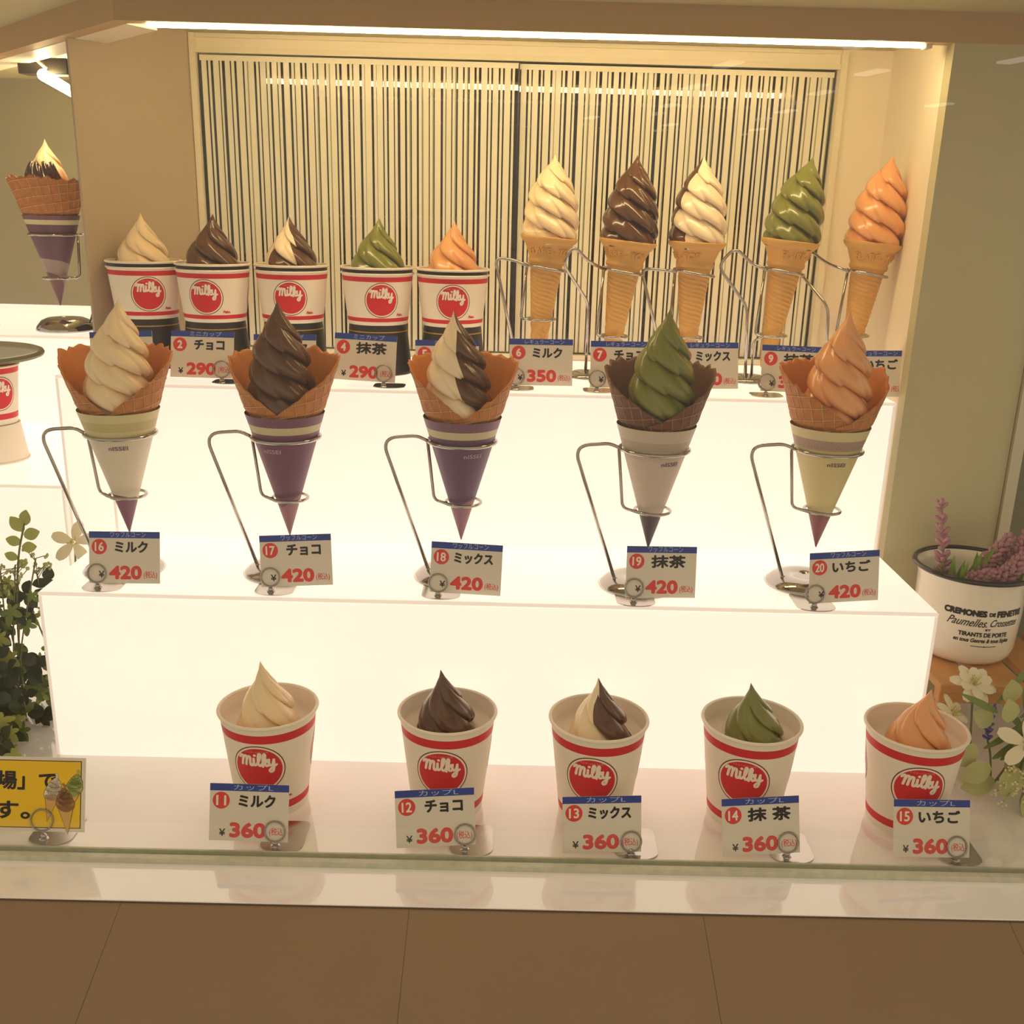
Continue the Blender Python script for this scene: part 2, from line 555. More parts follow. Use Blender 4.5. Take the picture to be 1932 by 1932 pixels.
def smooth_path(pts, rad=0.01, n=6):
    """polyline with rounded corners"""
    P = [Vector(p) for p in pts]
    out = [P[0]]
    for i in range(1, len(P) - 1):
        a, b, c = P[i - 1], P[i], P[i + 1]
        d1, d2 = (a - b), (c - b)
        r = min(rad, d1.length * 0.48, d2.length * 0.48)
        p, q = b + d1.normalized() * r, b + d2.normalized() * r
        for k in range(n + 1):
            t = k / n
            out.append(p * (1 - t) ** 2 + b * (2 * t * (1 - t)) + q * t * t)
    out.append(P[-1])
    return out


def catmull(pts, n=6):
    P = [Vector(p) for p in pts]
    P = [P[0] * 2 - P[1]] + P + [P[-1] * 2 - P[-2]]
    out = []
    for i in range(1, len(P) - 2):
        a, b, c, d = P[i - 1:i + 3]
        for k in range(n):
            t = k / n
            out.append(0.5 * ((2 * b) + (c - a) * t + (2 * a - 5 * b + 4 * c - d) * t * t + (3 * b - a - 3 * c + d) * t ** 3))
    out.append(P[-2])
    return out


def interp(tab, t):
    if t <= tab[0][0]:
        return tab[0][1]
    for (a, b), (c, d) in zip(tab, tab[1:]):
        if t <= c:
            u = (t - a) / (c - a)
            return b + (d - b) * u
    return tab[-1][1]


# ------------------------------------------------------------------ lettering (as small flat meshes)
TXT = {}


def text2d(s, shear=0.0, res=4):
    key = (s, shear, res)
    if key in TXT:
        return TXT[key]
    c = bpy.data.curves.new('lettering', 'FONT')
    c.body = s; c.shear = shear; c.resolution_u = res
    o = bpy.data.objects.new('lettering', c)
    COL.objects.link(o)
    bpy.context.view_layer.update()
    dg = bpy.context.evaluated_depsgraph_get()
    me = bpy.data.meshes.new_from_object(o.evaluated_get(dg))
    vs = [(v.co.x, v.co.y) for v in me.vertices]
    fs = [tuple(p.vertices) for p in me.polygons]
    bpy.data.objects.remove(o); bpy.data.curves.remove(c); bpy.data.meshes.remove(me)
    x0, x1 = min(p[0] for p in vs), max(p[0] for p in vs)
    y0, y1 = min(p[1] for p in vs), max(p[1] for p in vs)
    vs = [((x - (x0 + x1) / 2) / (x1 - x0), (y - (y0 + y1) / 2) / (y1 - y0)) for x, y in vs]
    TXT[key] = (vs, fs, (x1 - x0) / (y1 - y0))
    return TXT[key]


def put_text(mb, s, cx, cy, w, h, fn, mi=0, bold=0.0, shear=0.0, off=0.0, res=4, relief=0.0):
    """centre (cx, cy), size w x h; fn maps (u, v, lift) to a point; bold = stroke gain in metres"""
    vs, fs, asp = text2d(s, shear, res)
    if w is None:
        w = h * asp
    sh = [(0, 0)]
    if bold:
        sh = [(bold * cos(a * pi / 4), bold * sin(a * pi / 4)) for a in range(8)]
        w, h = w - 2 * bold, h - 2 * bold
    for k, (dx, dy) in enumerate(sh):
        mb.add([fn(cx + x * w + dx, cy + y * h + dy, off + k * 4e-6) for x, y in vs], fs, mi)
    if relief:      # raised letters get side walls down to the surface
        cnt = {}
        for q in fs:
            for a, b in zip(q, q[1:] + q[:1]):
                cnt[(a, b)] = 1
        for k, (dx, dy) in enumerate(sh):
            top = [fn(cx + x * w + dx, cy + y * h + dy, off) for x, y in vs]
            bot = [fn(cx + x * w + dx, cy + y * h + dy, off - relief) for x, y in vs]
            mb.add(top + bot, [(b, a, len(vs) + a, len(vs) + b) for (a, b) in cnt if (b, a) not in cnt], mi)


def put_stroke(mb, pts, width, fn, mi=0, off=0.0, n=6, smooth=True):
    P = catmull([(x, y, 0) for x, y in pts], n) if smooth and len(pts) > 2 else [Vector((x, y, 0)) for x, y in pts]
    L, R = [], []
    for i in range(len(P)):
        t = (P[min(i + 1, len(P) - 1)] - P[max(i - 1, 0)])
        t = t.normalized() if t.length > 1e-9 else Vector((1, 0, 0))
        nrm = Vector((-t.y, t.x, 0)) * (width / 2)
        L.append(P[i] + nrm); R.append(P[i] - nrm)
    m = len(P)
    mb.add([fn(p.x, p.y, off) for p in L] + [fn(p.x, p.y, off) for p in R], [(i, m + i, m + i + 1, i + 1) for i in range(m - 1)], mi)
    for q in (P[0], P[-1]):
        put_disc(mb, q.x, q.y, width / 2, fn, mi, off + 6e-6, 10)


def put_disc(mb, cx, cy, r, fn, mi=0, off=0.0, seg=24, r0=0.0, rings=1):
    vs, fs = [], []
    if r0 <= 0:
        vs.append(fn(cx, cy, off))
        for j in range(1, rings + 1):
            vs.extend(fn(cx + r * j / rings * cos(2 * pi * k / seg), cy + r * j / rings * sin(2 * pi * k / seg), off) for k in range(seg))
        fs = [(0, 1 + k, 1 + (k + 1) % seg) for k in range(seg)]
        for j in range(1, rings):
            a, b = 1 + (j - 1) * seg, 1 + j * seg
            fs += [(a + k, b + k, b + (k + 1) % seg, a + (k + 1) % seg) for k in range(seg)]
    else:
        for rr in (r0, r):
            vs.extend(fn(cx + rr * cos(2 * pi * k / seg), cy + rr * sin(2 * pi * k / seg), off) for k in range(seg))
        fs = [(k, seg + k, seg + (k + 1) % seg, (k + 1) % seg) for k in range(seg)]
    mb.add(vs, fs, mi)


def put_rect(mb, x0, x1, y0, y1, fn, mi=0, off=0.0):
    mb.add([fn(x0, y0, off), fn(x1, y0, off), fn(x1, y1, off), fn(x0, y1, off)], [(0, 1, 2, 3)], mi)


MILKY = [
    [(0, 2.3), (0.45, 3.0), (0.95, 2.9), (0.85, 1.6), (0.6, 0.1)],
    [(0.85, 1.7), (1.4, 2.95), (2.0, 2.9), (1.95, 1.7), (1.75, 0.2)],
    [(1.95, 1.7), (2.5, 2.95), (3.05, 2.8), (3.0, 1.4), (3.05, 0.35), (3.5, 0.25), (4.0, 1.1)],
    [(4.05, 2.5), (4.0, 1.2), (4.15, 0.35), (4.7, 0.6)],
    [(4.7, 0.6), (5.5, 2.1), (5.9, 3.8), (5.55, 4.2), (5.25, 3.0), (5.2, 1.0), (5.6, 0.3), (6.1, 0.7)],
    [(6.1, 0.7), (6.9, 2.4), (7.15, 3.8), (6.85, 4.15), (6.55, 3.0), (6.4, 0.1)],
    [(6.5, 1.3), (7.2, 2.3), (7.65, 2.0), (7.0, 1.3), (7.35, 0.35), (7.95, 0.6)],
    [(8.05, 2.4), (8.0, 1.2), (8.4, 0.5), (9.0, 1.0), (9.35, 2.4)],
    [(9.35, 2.3), (9.3, 0.3), (9.0, -1.2), (8.35, -1.6), (8.15, -0.9), (9.2, 0.1), (10, 0.7)],
]


def put_milky(mb, fn, cx, cy, width, mi, off):
    s = width / 10.0
    for k, st in enumerate(MILKY):
        put_stroke(mb, [(cx + (x - 5) * s, cy + (y - 1.4) * s - (x - 5) * s * 0.06) for x, y in st], 0.72 * s, fn, mi, off + k * 1.2e-5, 5)
    put_disc(mb, cx + (4.35 - 5) * s, cy + (3.6 - 1.4) * s, 0.42 * s, fn, mi, off + 2e-4, 10)


# ================================================================== SETTING
YC0, YG, Y1, Y2, Y3 = 0.7585, 0.826, 1.0, 1.1873, 1.47
H1, H2, HL = 0.1948, 0.3872, 0.2465
ZF, ZT = 0.7805, 0.811

# counter: white glossy slab
b = MB(); b.box(-1.5, 1.2, YC0, 2.3, -0.03, 0.0, bev=0.0003)
struct(b.build('floor', 'counter white', smooth=False))
# brown apron of the counter falling away towards the viewer, in four boards with thin seams
b = MB()
xs = [-1.5, -0.335, -0.078, 0.185, 0.46, 1.2]
sl = math.tan(radians(17))


def apron(x, y):
    return (x, y, -0.0022 - (YC0 - y) * sl)


for a, c in zip(xs, xs[1:]):
    vs = [apron(a + 0.0003, YC0), apron(c - 0.0003, YC0), apron(c - 0.0003, 0.22), apron(a + 0.0003, 0.22)]
    vs += [(x, y, z - 0.02) for x, y, z in vs]
    b.add(vs, [(0, 3, 2, 1), (4, 5, 6, 7), (0, 1, 5, 4), (1, 2, 6, 5), (2, 3, 7, 6), (3, 0, 4, 7)])
b.add([apron(-1.5, YC0 + 0.002), apron(1.2, YC0 + 0.002), (1.2, 0.22, apron(0, 0.22)[2] - 0.001), (-1.5, 0.22, apron(0, 0.22)[2] - 0.001)], [(0, 3, 2, 1)], 1)
struct(b.build('trim_1', ['apron brown', 'seam dark'], smooth=False))
b = MB(); b.box(-1.5, 1.2, YC0 - 0.0008, YC0, -0.0035, -0.0010)
struct(b.build('trim_2', 'seam dark', smooth=False))

# display glass in its floor channel
b = MB(); b.box(-1.5, 1.2, YG - 0.009, YG - 0.001, 0.001, 0.95)
struct(b.build('window_1', 'front glass', smooth=False))
b = MB(); b.box(-1.5, 1.2, YG - 0.0155, YG - 0.0095, 0.0, 0.006); b.box(-1.5, 1.2, YG - 0.0005, YG + 0.0015, 0.0, 0.005)
struct(b.build('trim_3', 'seal strip', smooth=False))

# ceiling of the display, fascia with its bent left leg
b = MB(); b.box(-1.6, 1.2, YG + 0.002, 2.3, ZT, ZT + 0.02)
struct(b.build('ceiling', 'ceiling olive', smooth=False))
b = MB()
CX = -0.4335
LEG = (-1.05, Y2 + (1.05 - 0.4335) * 1.12)
poly = [(1.2, Y2), (1.2, Y2 + 0.02), (CX + 0.008, Y2 + 0.02), (LEG[0] + 0.016, LEG[1] + 0.012), LEG, (CX, Y2)]
b.prism(poly[::-1], ZF, ZT)
struct(b.build('trim_4', 'fascia brown', smooth=False))

b = MB()
ux, uy = 0.746, 0.666      # inward normal of the leg
poly = [(CX + 0.006, Y2 + 0.021), (CX + 0.006 + 0.020, Y2 + 0.060), (LEG[0] + 0.06 * ux, LEG[1] + 0.06 * uy), (LEG[0] + 0.016, LEG[1] + 0.0125)]
b.prism(poly, ZF - 0.0005, ZF + 0.004)
struct(b.build('trim_6', 'niche cream', smooth=False))

# right wall beside the niche, its metal edge, what lies beyond
b = MB(); b.box(0.4713, 0.606, Y2 + 0.0005, Y2 + 0.02, 0.0, ZF)
struct(b.build('wall_right', 'wall greige', smooth=False))
b = MB(); b.box(0.6065, 0.6105, Y2 - 0.006, Y2 + 0.02, 0.0, ZF); b.box(0.6115, 0.622, Y2 - 0.002, Y2 + 0.02, 0.0, ZF)
struct(b.build('trim_5', 'metal trim', smooth=False))
b = MB(); b.box(0.6225, 1.2, Y2 + 0.04, Y2 + 0.06, 0.0, ZT)
struct(b.build('wall_beyond', 'grey green', smooth=False))
# niche: right return, left splayed panel, back wall with the window opening
b = MB(); b.prism([(0.4713, Y2 + 0.0205), (0.4833, Y2 + 0.0205), (0.52, Y3 + 0.02), (0.506, Y3 + 0.02)], 0.0, ZT)
struct(b.build('wall_niche_right', 'niche cream', smooth=False))
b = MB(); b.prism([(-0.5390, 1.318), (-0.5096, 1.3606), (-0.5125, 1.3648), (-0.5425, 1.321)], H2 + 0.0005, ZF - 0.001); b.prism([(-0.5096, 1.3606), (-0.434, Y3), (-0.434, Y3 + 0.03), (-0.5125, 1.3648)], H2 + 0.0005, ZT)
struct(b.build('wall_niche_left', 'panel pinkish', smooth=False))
WX0, WX1, WZ0, WZ1 = -0.4295, 0.433, H2, 0.787
b = MB()
b.box(-0.4335, WX0, Y3, Y3 + 0.02, H2, ZT)
b.box(WX1, 0.506, Y3, Y3 + 0.02, H2, ZT)
b.box(WX0, WX1, Y3, Y3 + 0.02, WZ1, ZT)
b.box(-0.4335, 0.506, Y3, Y3 + 0.02, 0.0, H2)
struct(b.build('wall_back', 'niche cream', smooth=False))

# sliding window: frame, two panes with vertical frosted stripes
win = MB()
fw = 0.006
win.box(WX0 - 0.008, WX0, Y3 - 0.008, Y3, H2, ZT - 0.001); win.box(WX1, WX1 + 0.009, Y3 - 0.008, Y3, H2, ZT - 0.001)
win.box(WX0, WX1, Y3 - 0.006, Y3, WZ1 - 0.001, WZ1 + 0.006)
win.box(WX0 - 0.008, WX1 + 0.009, Y3 - 0.004, Y3, ZT - 0.006, ZT - 0.001)
win.box(WX0, WX1, Y3 - 0.003, Y3 + 0.02, H2 + 0.001, H2 + 0.008)
wf = struct(win.build('window_2', 'window frame', smooth=False))


def pane(x0, x1, y, seed):
    rnd = random.Random(seed)
    g = MB(); g.box(x0, x1, y, y + 0.004, H2 + 0.009, WZ1 - 0.002)
    go = struct(g.build('window_3', 'window glass', smooth=False))
    g = MB(); g.box(x0, x0 + 0.0018, y - 0.001, y + 0.006, H2 + 0.009, WZ1 - 0.002); g.box(x1 - 0.0018, x1, y - 0.001, y + 0.006, H2 + 0.009, WZ1 - 0.002)
    g.build('pane_edge', 'dark steel', go, smooth=False)
    s = MB()
    x = x0 + 0.004
    per = 0.0157
    while x < x1 - per * 0.8:
        a = 0.0062 + rnd.random() * 0.0022
        gap1 = 0.0014 + rnd.random() * 0.0018
        c = 0.0026 + rnd.random() * 0.0014
        s.box(x, x + a, y - 0.0009, y - 0.0001, H2 + 0.010, WZ1 - 0.003)
        s.box(x + a + gap1, x + a + gap1 + c, y - 0.0009, y - 0.0001, H2 + 0.010, WZ1 - 0.003)
        if rnd.random() < 0.45:
            s.box(x + a + gap1 + c + 0.0001, x + a + gap1 + c + 0.0016, y - 0.0007, y - 0.0001, H2 + 0.010, WZ1 - 0.003, 1)
        x += per
    s.box(x0 + 0.002, x1 - 0.002, y - 0.0017, y - 0.0012, WZ1 - 0.010, WZ1 - 0.003, 0)
    s.build('frosted_stripes', ['frosted film', 'thin film'], go, smooth=False)


pane(WX0 + 0.001, 0.004, Y3 + 0.002, 3)
pane(0.002, WX1 - 0.001, Y3 + 0.010, 5)

# dim kitchen behind the window
b = MB()
b.box(-0.428, 1.0, 2.68, 2.7, -0.2, 1.3); b.box(-0.432, -0.428, 1.52, 2.7, -0.2, 1.3); b.box(1.0, 1.02, 1.52, 2.7, -0.2, 1.3)
b.box(-0.43, 1.0, 1.52, 2.7, 1.3, 1.32); b.box(-0.43, 1.0, 1.52, 2.7, -0.22, -0.2)
struct(b.build('wall_kitchen', 'dark room', smooth=False))

# left bay: textured back wall
b = MB(); b.box(-1.6, -0.45, 2.1, 2.12, 0.0, ZT)
struct(b.build('wall_left', 'left wall grey', smooth=False))


# ================================================================== LIGHT BOXES
def lightbox(name, label, x0, x1, y0, y1, z0, z1, cat='light box'):
    t = thing(name, label, cat, ((x0 + x1) / 2, (y0 + y1) / 2, z0), 'lit acrylic display boxes')
    cx, cy = (x0 + x1) / 2, (y0 + y1) / 2
    th = 0.004
    def part(nm, a, c, m='lit acrylic'):
        q = MB(); q.box(a[0] - cx, a[1] - cx, a[2] - cy, a[3] - cy, a[4] - z0, a[5] - z0, bev=0.0008)
        return q.build(nm, m, t, smooth=False)
    part('front_panel', (x0 + th, x1 - th, y0, y0 + th, z0, z1 - th), 0)
    part('top_panel', (x0, x1, y0 + 0.0035, y1, z1 - th, z1), 0)
    part('edge_shade_strip', (x0, x1, y0, y0 + 0.0034, z1 - th, z1), 0, 'shade-dimmed acrylic rim')  # front lip with dimmer glow, standing in for the top panel's shadow
    part('side_panel', (x0, x0 + th, y0, y1, z0, z1 - th), 0, 'lit acrylic edge')
    part('side_panel', (x1 - th, x1, y0, y1, z0, z1 - th), 0, 'lit acrylic edge')
    return t


lightbox('light_box', 'long glowing white acrylic box standing on the counter as the lower step', -0.4965, 0.4655, Y1, Y2 - 0.0008, 0.0, H1)
lightbox('light_box', 'glowing white acrylic box behind the large waffle cones, the upper step', -0.483, 0.462, Y2, Y3 - 0.009, 0.0, H2)
lightbox('light_box', 'glowing white box in the left bay under the chocolate topped cone', -1.25, -0.562, 1.585, 2.05, 0.0, H2)
lightbox('light_box', 'narrow glowing white block below the pale splayed panel, left of the upper step', -0.5600, -0.4845, 1.235, 1.58, 0.0, H2)
lightbox('light_box', 'low glowing white box in the left bay behind the ivy', -1.25, -0.5612, 1.23, 1.584, 0.0, HL)

# strip lamps
t = thing('strip_lamp', 'long warm LED strip lamp under the top fascia', 'lamp', (0.0, 1.205, 0.785))
b = MB(); b.lathe([(0, -0.424), (0.003, -0.424), (0.0055, -0.421), (0.0055, 0.421), (0.003, 0.424), (0, 0.424)], 20)
b.v = [(z, x, y * 0.75) for x, y, z in b.v]
b.v = [(x + 0.0195, y, z - 0.0040) for x, y, z in b.v]
b.build('diffuser', 'led tube', t)
b = MB(); b.box(-0.41, 0.45, -0.008, 0.012, 0.0025, 0.0075, bev=0.001); b.box(0.4445, 0.452, -0.006, 0.008, -0.009, 0.0025, bev=0.0008)
b.build('housing', 'lamp housing', t, smooth=False)
t = thing('strip_lamp', 'short warm strip lamp with grey bracket at the ceiling of the left bay', 'lamp', (-0.71, 1.68, 0.762))
b = MB(); b.tube([(0.035, -0.125, 0), (-0.075, 0.32, 0)], 0.008, 14)
b.build('diffuser', 'led tube', t)
b = MB(); b.box(-0.012, 0.06, -0.10, -0.07, 0.004, 0.026, bev=0.001)
b.build('bracket', 'dark steel', t, smooth=False)
b = MB(); b.tube(catmull([(-0.005, -0.12, 0.036), (0.012, -0.115, 0.030), (0.035, -0.112, 0.010)]), 0.0025, 8)
b.build('cable', 'cable white', t)
# lamp cable along the niche top with two hooks
b = MB()
b.tube(catmull([(-0.36, 1.30, 0.806), (-0.2, 1.30, 0.8015), (-0.05, 1.30, 0.799), (0.02, 1.30, 0.7955), (0.10, 1.30, 0.794), (0.3, 1.30, 0.7945), (0.42, 1.30, 0.798)], 8), 0.0014, 8)
tag(b.build('lamp_cable', 'cable white'), 'thin white cable slung under the niche top beneath the strip lamp', 'cable')
for x in (-0.20, 0.297):
    b = MB(); b.box(-0.004, 0.004, -0.002, 0.002, 0.0, 0.012, bev=0.0008); b.tube([(-0.003, 0, 0.001), (0, 0, -0.0015), (0.003, 0, 0.001)], 0.0018, 8)
    o = b.build('cable_hook', 'cable white', loc=(x, 1.295, 0.7985))
    tag(o, 'small white cable hook under the niche top, ' + ('above the left window pane' if x < 0 else 'above the chocolate cone stands'), 'hook')

# ceiling lights of the mall behind the viewer (seen as streaks mirrored in the glass)
SPOTS = [(2.05, -9.0), (2.06, -10.9), (2.1, -13.2), (3.55, -9.3), (3.6, -11.2), (3.8, -13.6), (2.9, -7.6), (4.5, -8.2), (1.2, -15.5), (5.4, -12.2), (2.6, -16.5), (4.2, -17)]
for i, (x, y) in enumerate(SPOTS):
    b = MB(); b.box(-0.07, 0.07, -0.22, 0.22, 0, 0.02)
    o = b.build('ceiling_light', 'mall light', loc=(x, y, 1.95), smooth=False)
    o.rotation_euler = (0, 0, radians(-12))
    tag(o, 'bright ceiling light panel of the hall behind the viewer, mirrored in the glass', 'ceiling light', 'hall ceiling lights')


# ================================================================== SOFT SERVE
def swirl(mb, H, prof, n=3, amp=0.36, twist=1.8, th=132, zn=110, tip=(0, 0), mix=None, seed=0, phase=0.0, z0=0.0, teeth=0.12, nt=6):
    """ropes of soft ice cream laid in n spiral bands that overhang the band below; prof = radius by t (0 at the tip, 1 at the base),
    twist = turns over H; the star nozzle leaves teeth along each band"""
    rnd = random.Random(seed)
    tp = [rnd.uniform(0, 1) for _ in range(40)]
    vs, fs, ms, uu = [], [], [], []
    zs = [(i / zn) ** 1.2 for i in range(zn + 1)]
    vs.append((tip[0], tip[1], z0 + H))
    for i in range(1, zn + 1):
        t = zs[i]
        z = H * (1 - t)
        R = interp(prof, t)
        k = (1 - t) ** 2.2
        fade = max(0.0, min(1.0, (t - 0.10) / 0.24))
        fade = fade * fade * (3 - 2 * fade)
        row = []
        for j in range(th):
            a = j / th
            base = n * a + n * twist * (1 - t) + phase
            q = (a * nt + base * 0.9 + tp[int(floor(base)) % 40]) % 1.0
            saw = q / 0.80 if q < 0.80 else (1 - q) / 0.20
            u = base + teeth * (saw - 0.5) * fade
            f = u - floor(u)
            row.append(u)
            lb = max(0.0, sin(pi * f ** 0.66)) ** 0.62
            fine = max(0.0, sin(pi * q ** 0.70)) ** 0.8    # slanting flutes the star nozzle leaves along the rope
            r = R * 1.10 * (1 - amp * (1 - lb) * (0.25 + 0.75 * fade) - 0.065 * (1 - fine) * (0.55 + 0.45 * fade))
            an = 2 * pi * a
            vs.append((tip[0] * k + r * cos(an), tip[1] * k + r * sin(an), z0 + z - R * 0.16 * fade * (1 - f) * lb))
        uu.append(row)
    for j in range(th):
        fs.append((0, 1 + j, 1 + (j + 1) % th)); ms.append((j, 1))
    for i in range(1, zn):
        for j in range(th):
            j2 = (j + 1) % th
            fs.append((1 + (i - 1) * th + j, 1 + i * th + j, 1 + i * th + j2, 1 + (i - 1) * th + j2)); ms.append((j, i))
    mb.add(vs, fs, 0)
    if mix is not None:         # two flavours side by side; which side a point is on steps from band to band
        a0, frac = mix
        mb.side = [0.0]
        for i in range(1, zn + 1):
            fade = max(0.0, min(1.0, (zs[i] - 0.10) / 0.24))
            for j in range(th):
                u = uu[i - 1][j]
                f = u - floor(u)
                w = j / th - a0 - frac / 2 + (0.22 * (tp[int(floor(u)) % 40] - 0.5) + 0.05 * (f - 0.5)) * fade
                w = (w + 0.5) % 1.0 - 0.5
                mb.side.append(frac / 2 - abs(w))
    return mb


TALL = [(0, 0.0), (0.03, 0.0012), (0.09, 0.0045), (0.18, 0.0118), (0.27, 0.020), (0.36, 0.0262), (0.49, 0.0305), (0.62, 0.0325), (0.76, 0.0345), (0.86, 0.0325), (1, 0.0220)]
REG = [(0, 0.0), (0.03, 0.0012), (0.09, 0.0045), (0.19, 0.0128), (0.28, 0.0205), (0.36, 0.0250), (0.5, 0.0295), (0.69, 0.0325), (0.88, 0.0336), (1, 0.0285)]
KISS = [(0, 0.0), (0.04, 0.0010), (0.12, 0.0030), (0.25, 0.0080), (0.41, 0.0165), (0.55, 0.0225), (0.72, 0.0270), (0.88, 0.0295), (1, 0.0305)]
MINI = [(0, 0.0), (0.04, 0.0011), (0.12, 0.0035), (0.25, 0.0095), (0.40, 0.0180), (0.52, 0.0240), (0.66, 0.0280), (0.82, 0.0318), (1, 0.0330)]


def flavour_mats(fl):
    return [FLAV[fl]]


FLN = ['milk', 'choc', 'mix', 'matcha', 'berry']
FWORD = {'milk': 'cream white', 'choc': 'chocolate brown', 'mix': 'white and brown two-tone', 'matcha': 'matcha green', 'berry': 'strawberry pink-orange'}

# ------------------------------------------------------------------ price cards and clip holders
CARDS = {
    1: (-0.4649, 1.2107, 0.4179, 0.057, 0.149, -0.057), 2: (-0.3694, 1.2121, 0.4206, 0.002, 0.25, -0.041),
    3: (-0.2714, 1.2189, 0.4181, 0.026, 0.156, -0.074), 4: (-0.1741, 1.2121, 0.4216, -0.019, 0.164, -0.136),
    5: (-0.0756, 1.2134, 0.4170, 0.020, 0.159, -0.025), 6: (0.0375, 1.2155, 0.4208, 0.005, 0.139, 0.036),
    7: (0.1351, 1.2146, 0.4206, -0.001, 0.163, 0.064), 8: (0.2374, 1.2138, 0.4221, 0.014, 0.25, 0.056),
    9: (0.3408, 1.2140, 0.4206, -0.028, 0.25, 0.074), 10: (0.4403, 1.2136, 0.4175, 0.020, 0.25, 0.036),
    11: (-0.2415, 0.8475, 0.0331, -0.002, 0.277, -0.012), 12: (-0.0613, 0.8460, 0.0331, 0.049, 0.280, 0.036),
    13: (0.1000, 0.8460, 0.0300, 0.021, 0.235, 0.035), 14: (0.2538, 0.8455, 0.0326, 0.029, 0.285, 0.075),
    15: (0.4208, 0.8485, 0.0320, -0.028, 0.328, 0.066), 16: (-0.4076, 1.0183, 0.2299, 0.023, 0.252, -0.032),
    17: (-0.2243, 1.0204, 0.2306, 0.049, 0.199, 0.018), 18: (-0.0415, 1.0171, 0.2269, -0.023, 0.135, -0.045),
    19: (0.1678, 1.0163, 0.2287, -0.024, 0.202, 0.104), 20: (0.3632, 1.0126, 0.2297, 0.049, 0.112, 0.081),
}
CW, CH = 0.0765, 0.0555
# where on the card the ring clips it (u, v from the card centre, metres)
RINGU = {1: 0.021, 2: 0.024, 3: 0.024, 4: 0.024, 5: 0.024, 6: -0.030, 7: -0.0295, 8: -0.030, 9: -0.031, 10: -0.030,
         11: 0.0255, 12: 0.028, 13: 0.0285, 14: 0.0265, 15: 0.0255, 16: -0.030, 17: -0.0285, 18: -0.0295, 19: -0.029, 20: -0.0315}
NAMES = ['ミルク', 'チョコ', 'ミックス', '抹茶', 'いちご']
WHERE = {0: 'mini cup', 1: 'wafer cone', 2: 'large cup', 3: 'waffle cone'}


def flat(u, v, l):
    return (u, -0.0003 - l, v)


def card_matrix(k):
    x, y, z, ro, ti, yw = CARDS[k]
    return (x, y, z), (-ti, 0, yw), ro


def make_card(k):
    x, y, z, ro, ti, yw = CARDS[k]
    fam = {0: 0, 1: 1, 2: 2, 3: 3}[(k - 1) // 5]
    fi = (k - 1) % 5
    price = ['290', '350', '360', '420'][fam]
    head = ['ミニカップ', 'レギュラーコーン', 'カップL', 'ワッフルコーン'][fam]
    lab = 'blue-topped price card %d, %s yen, before the %s %s' % (k, price, FWORD[FLN[fi]], ['mini cup', 'swirl wafer cone', 'large cup', 'waffle cone'][fam])
    t = thing('price_card', lab, 'price card', (x, y, z), 'price cards')
    m = Matrix.Rotation(yw, 4, 'Z') @ Matrix.Rotation(-ti, 4, 'X') @ Matrix.Rotation(-ro, 4, 'Y')
    t.rotation_euler = m.to_euler()
    b = MB(); b.box(-CW / 2, CW / 2, -0.0003, 0.0003, -CH / 2, CH / 2)
    b.build('card', 'card paper', t, smooth=False)
    b = MB(); put_rect(b, -CW / 2, CW / 2, CH / 2 - 0.0070, CH / 2, flat, 0, 8e-5)
    put_text(b, head, 0.004, CH / 2 - 0.0033, CW * (0.50 if fam != 1 else 0.62), 0.0056, flat, 1, off=1.6e-4)
    b.build('header_strip', ['card blue', 'card pale'], t, smooth=False)
    b = MB()
    bx, by = -CW / 2 + 0.145 * CW, CH / 2 - 0.295 * CH
    put_disc(b, bx, by, 0.0083, flat, 0, 8e-5, 32)
    d = str(k)
    put_text(b, d, bx, by, 0.0062 if len(d) == 1 else 0.0098, 0.0098, flat, 1, bold=0.00055 if len(d) == 1 else 0.0003, off=1.6e-4)
    b.build('number_badge', ['card red', 'card pale' if 0 else 'print white'], t, smooth=False)
    b = MB()
    wname = {0: 0.036, 1: 0.037, 2: 0.042, 3: 0.038, 4: 0.042}[fi]
    if fi == 3 and k == 14:
        put_text(b, '抹 茶', 0.0085, by, 0.043, 0.0135, flat, 0, bold=0.0006, off=8e-5)
    else:
        put_text(b, NAMES[fi], 0.0075 if fi != 1 else 0.0085, by, wname, 0.0125 if fi != 3 else 0.0140, flat, 0, bold=0.0006, off=8e-5)
    b.build('product_name', 'card black', t, smooth=False)
    b = MB()
    py = -CH / 2 + 0.19 * CH
    if fam in (0, 2):
        put_text(b, '¥', -CW * 0.335, py - 0.0025, 0.0060, 0.0072, flat, 1, bold=0.0002, off=8e-5)
        put_text(b, price, -0.0010, py, 0.0355, 0.0150, flat, 0, bold=0.0010, off=8e-5)
        put_text(b, '(税込)', 0.0275, py - 0.0010, 0.0150, 0.0088, flat, 0, bold=0.00007, off=8e-5)
    else:
        put_text(b, '¥', -CW * 0.325, py - 0.001, 0.0060, 0.0072, flat, 1, bold=0.0002, off=8e-5)
        put_text(b, price, 0.0010, py + 0.001, 0.0355, 0.0150, flat, 0, bold=0.0010, off=8e-5)
        put_text(b, '(税込)', 0.0280, py - 0.0015, 0.0145, 0.0085, flat, 0, bold=0.00007, off=8e-5)
    b.build('price', ['card red', 'card black'], t, smooth=False)
    return t, m


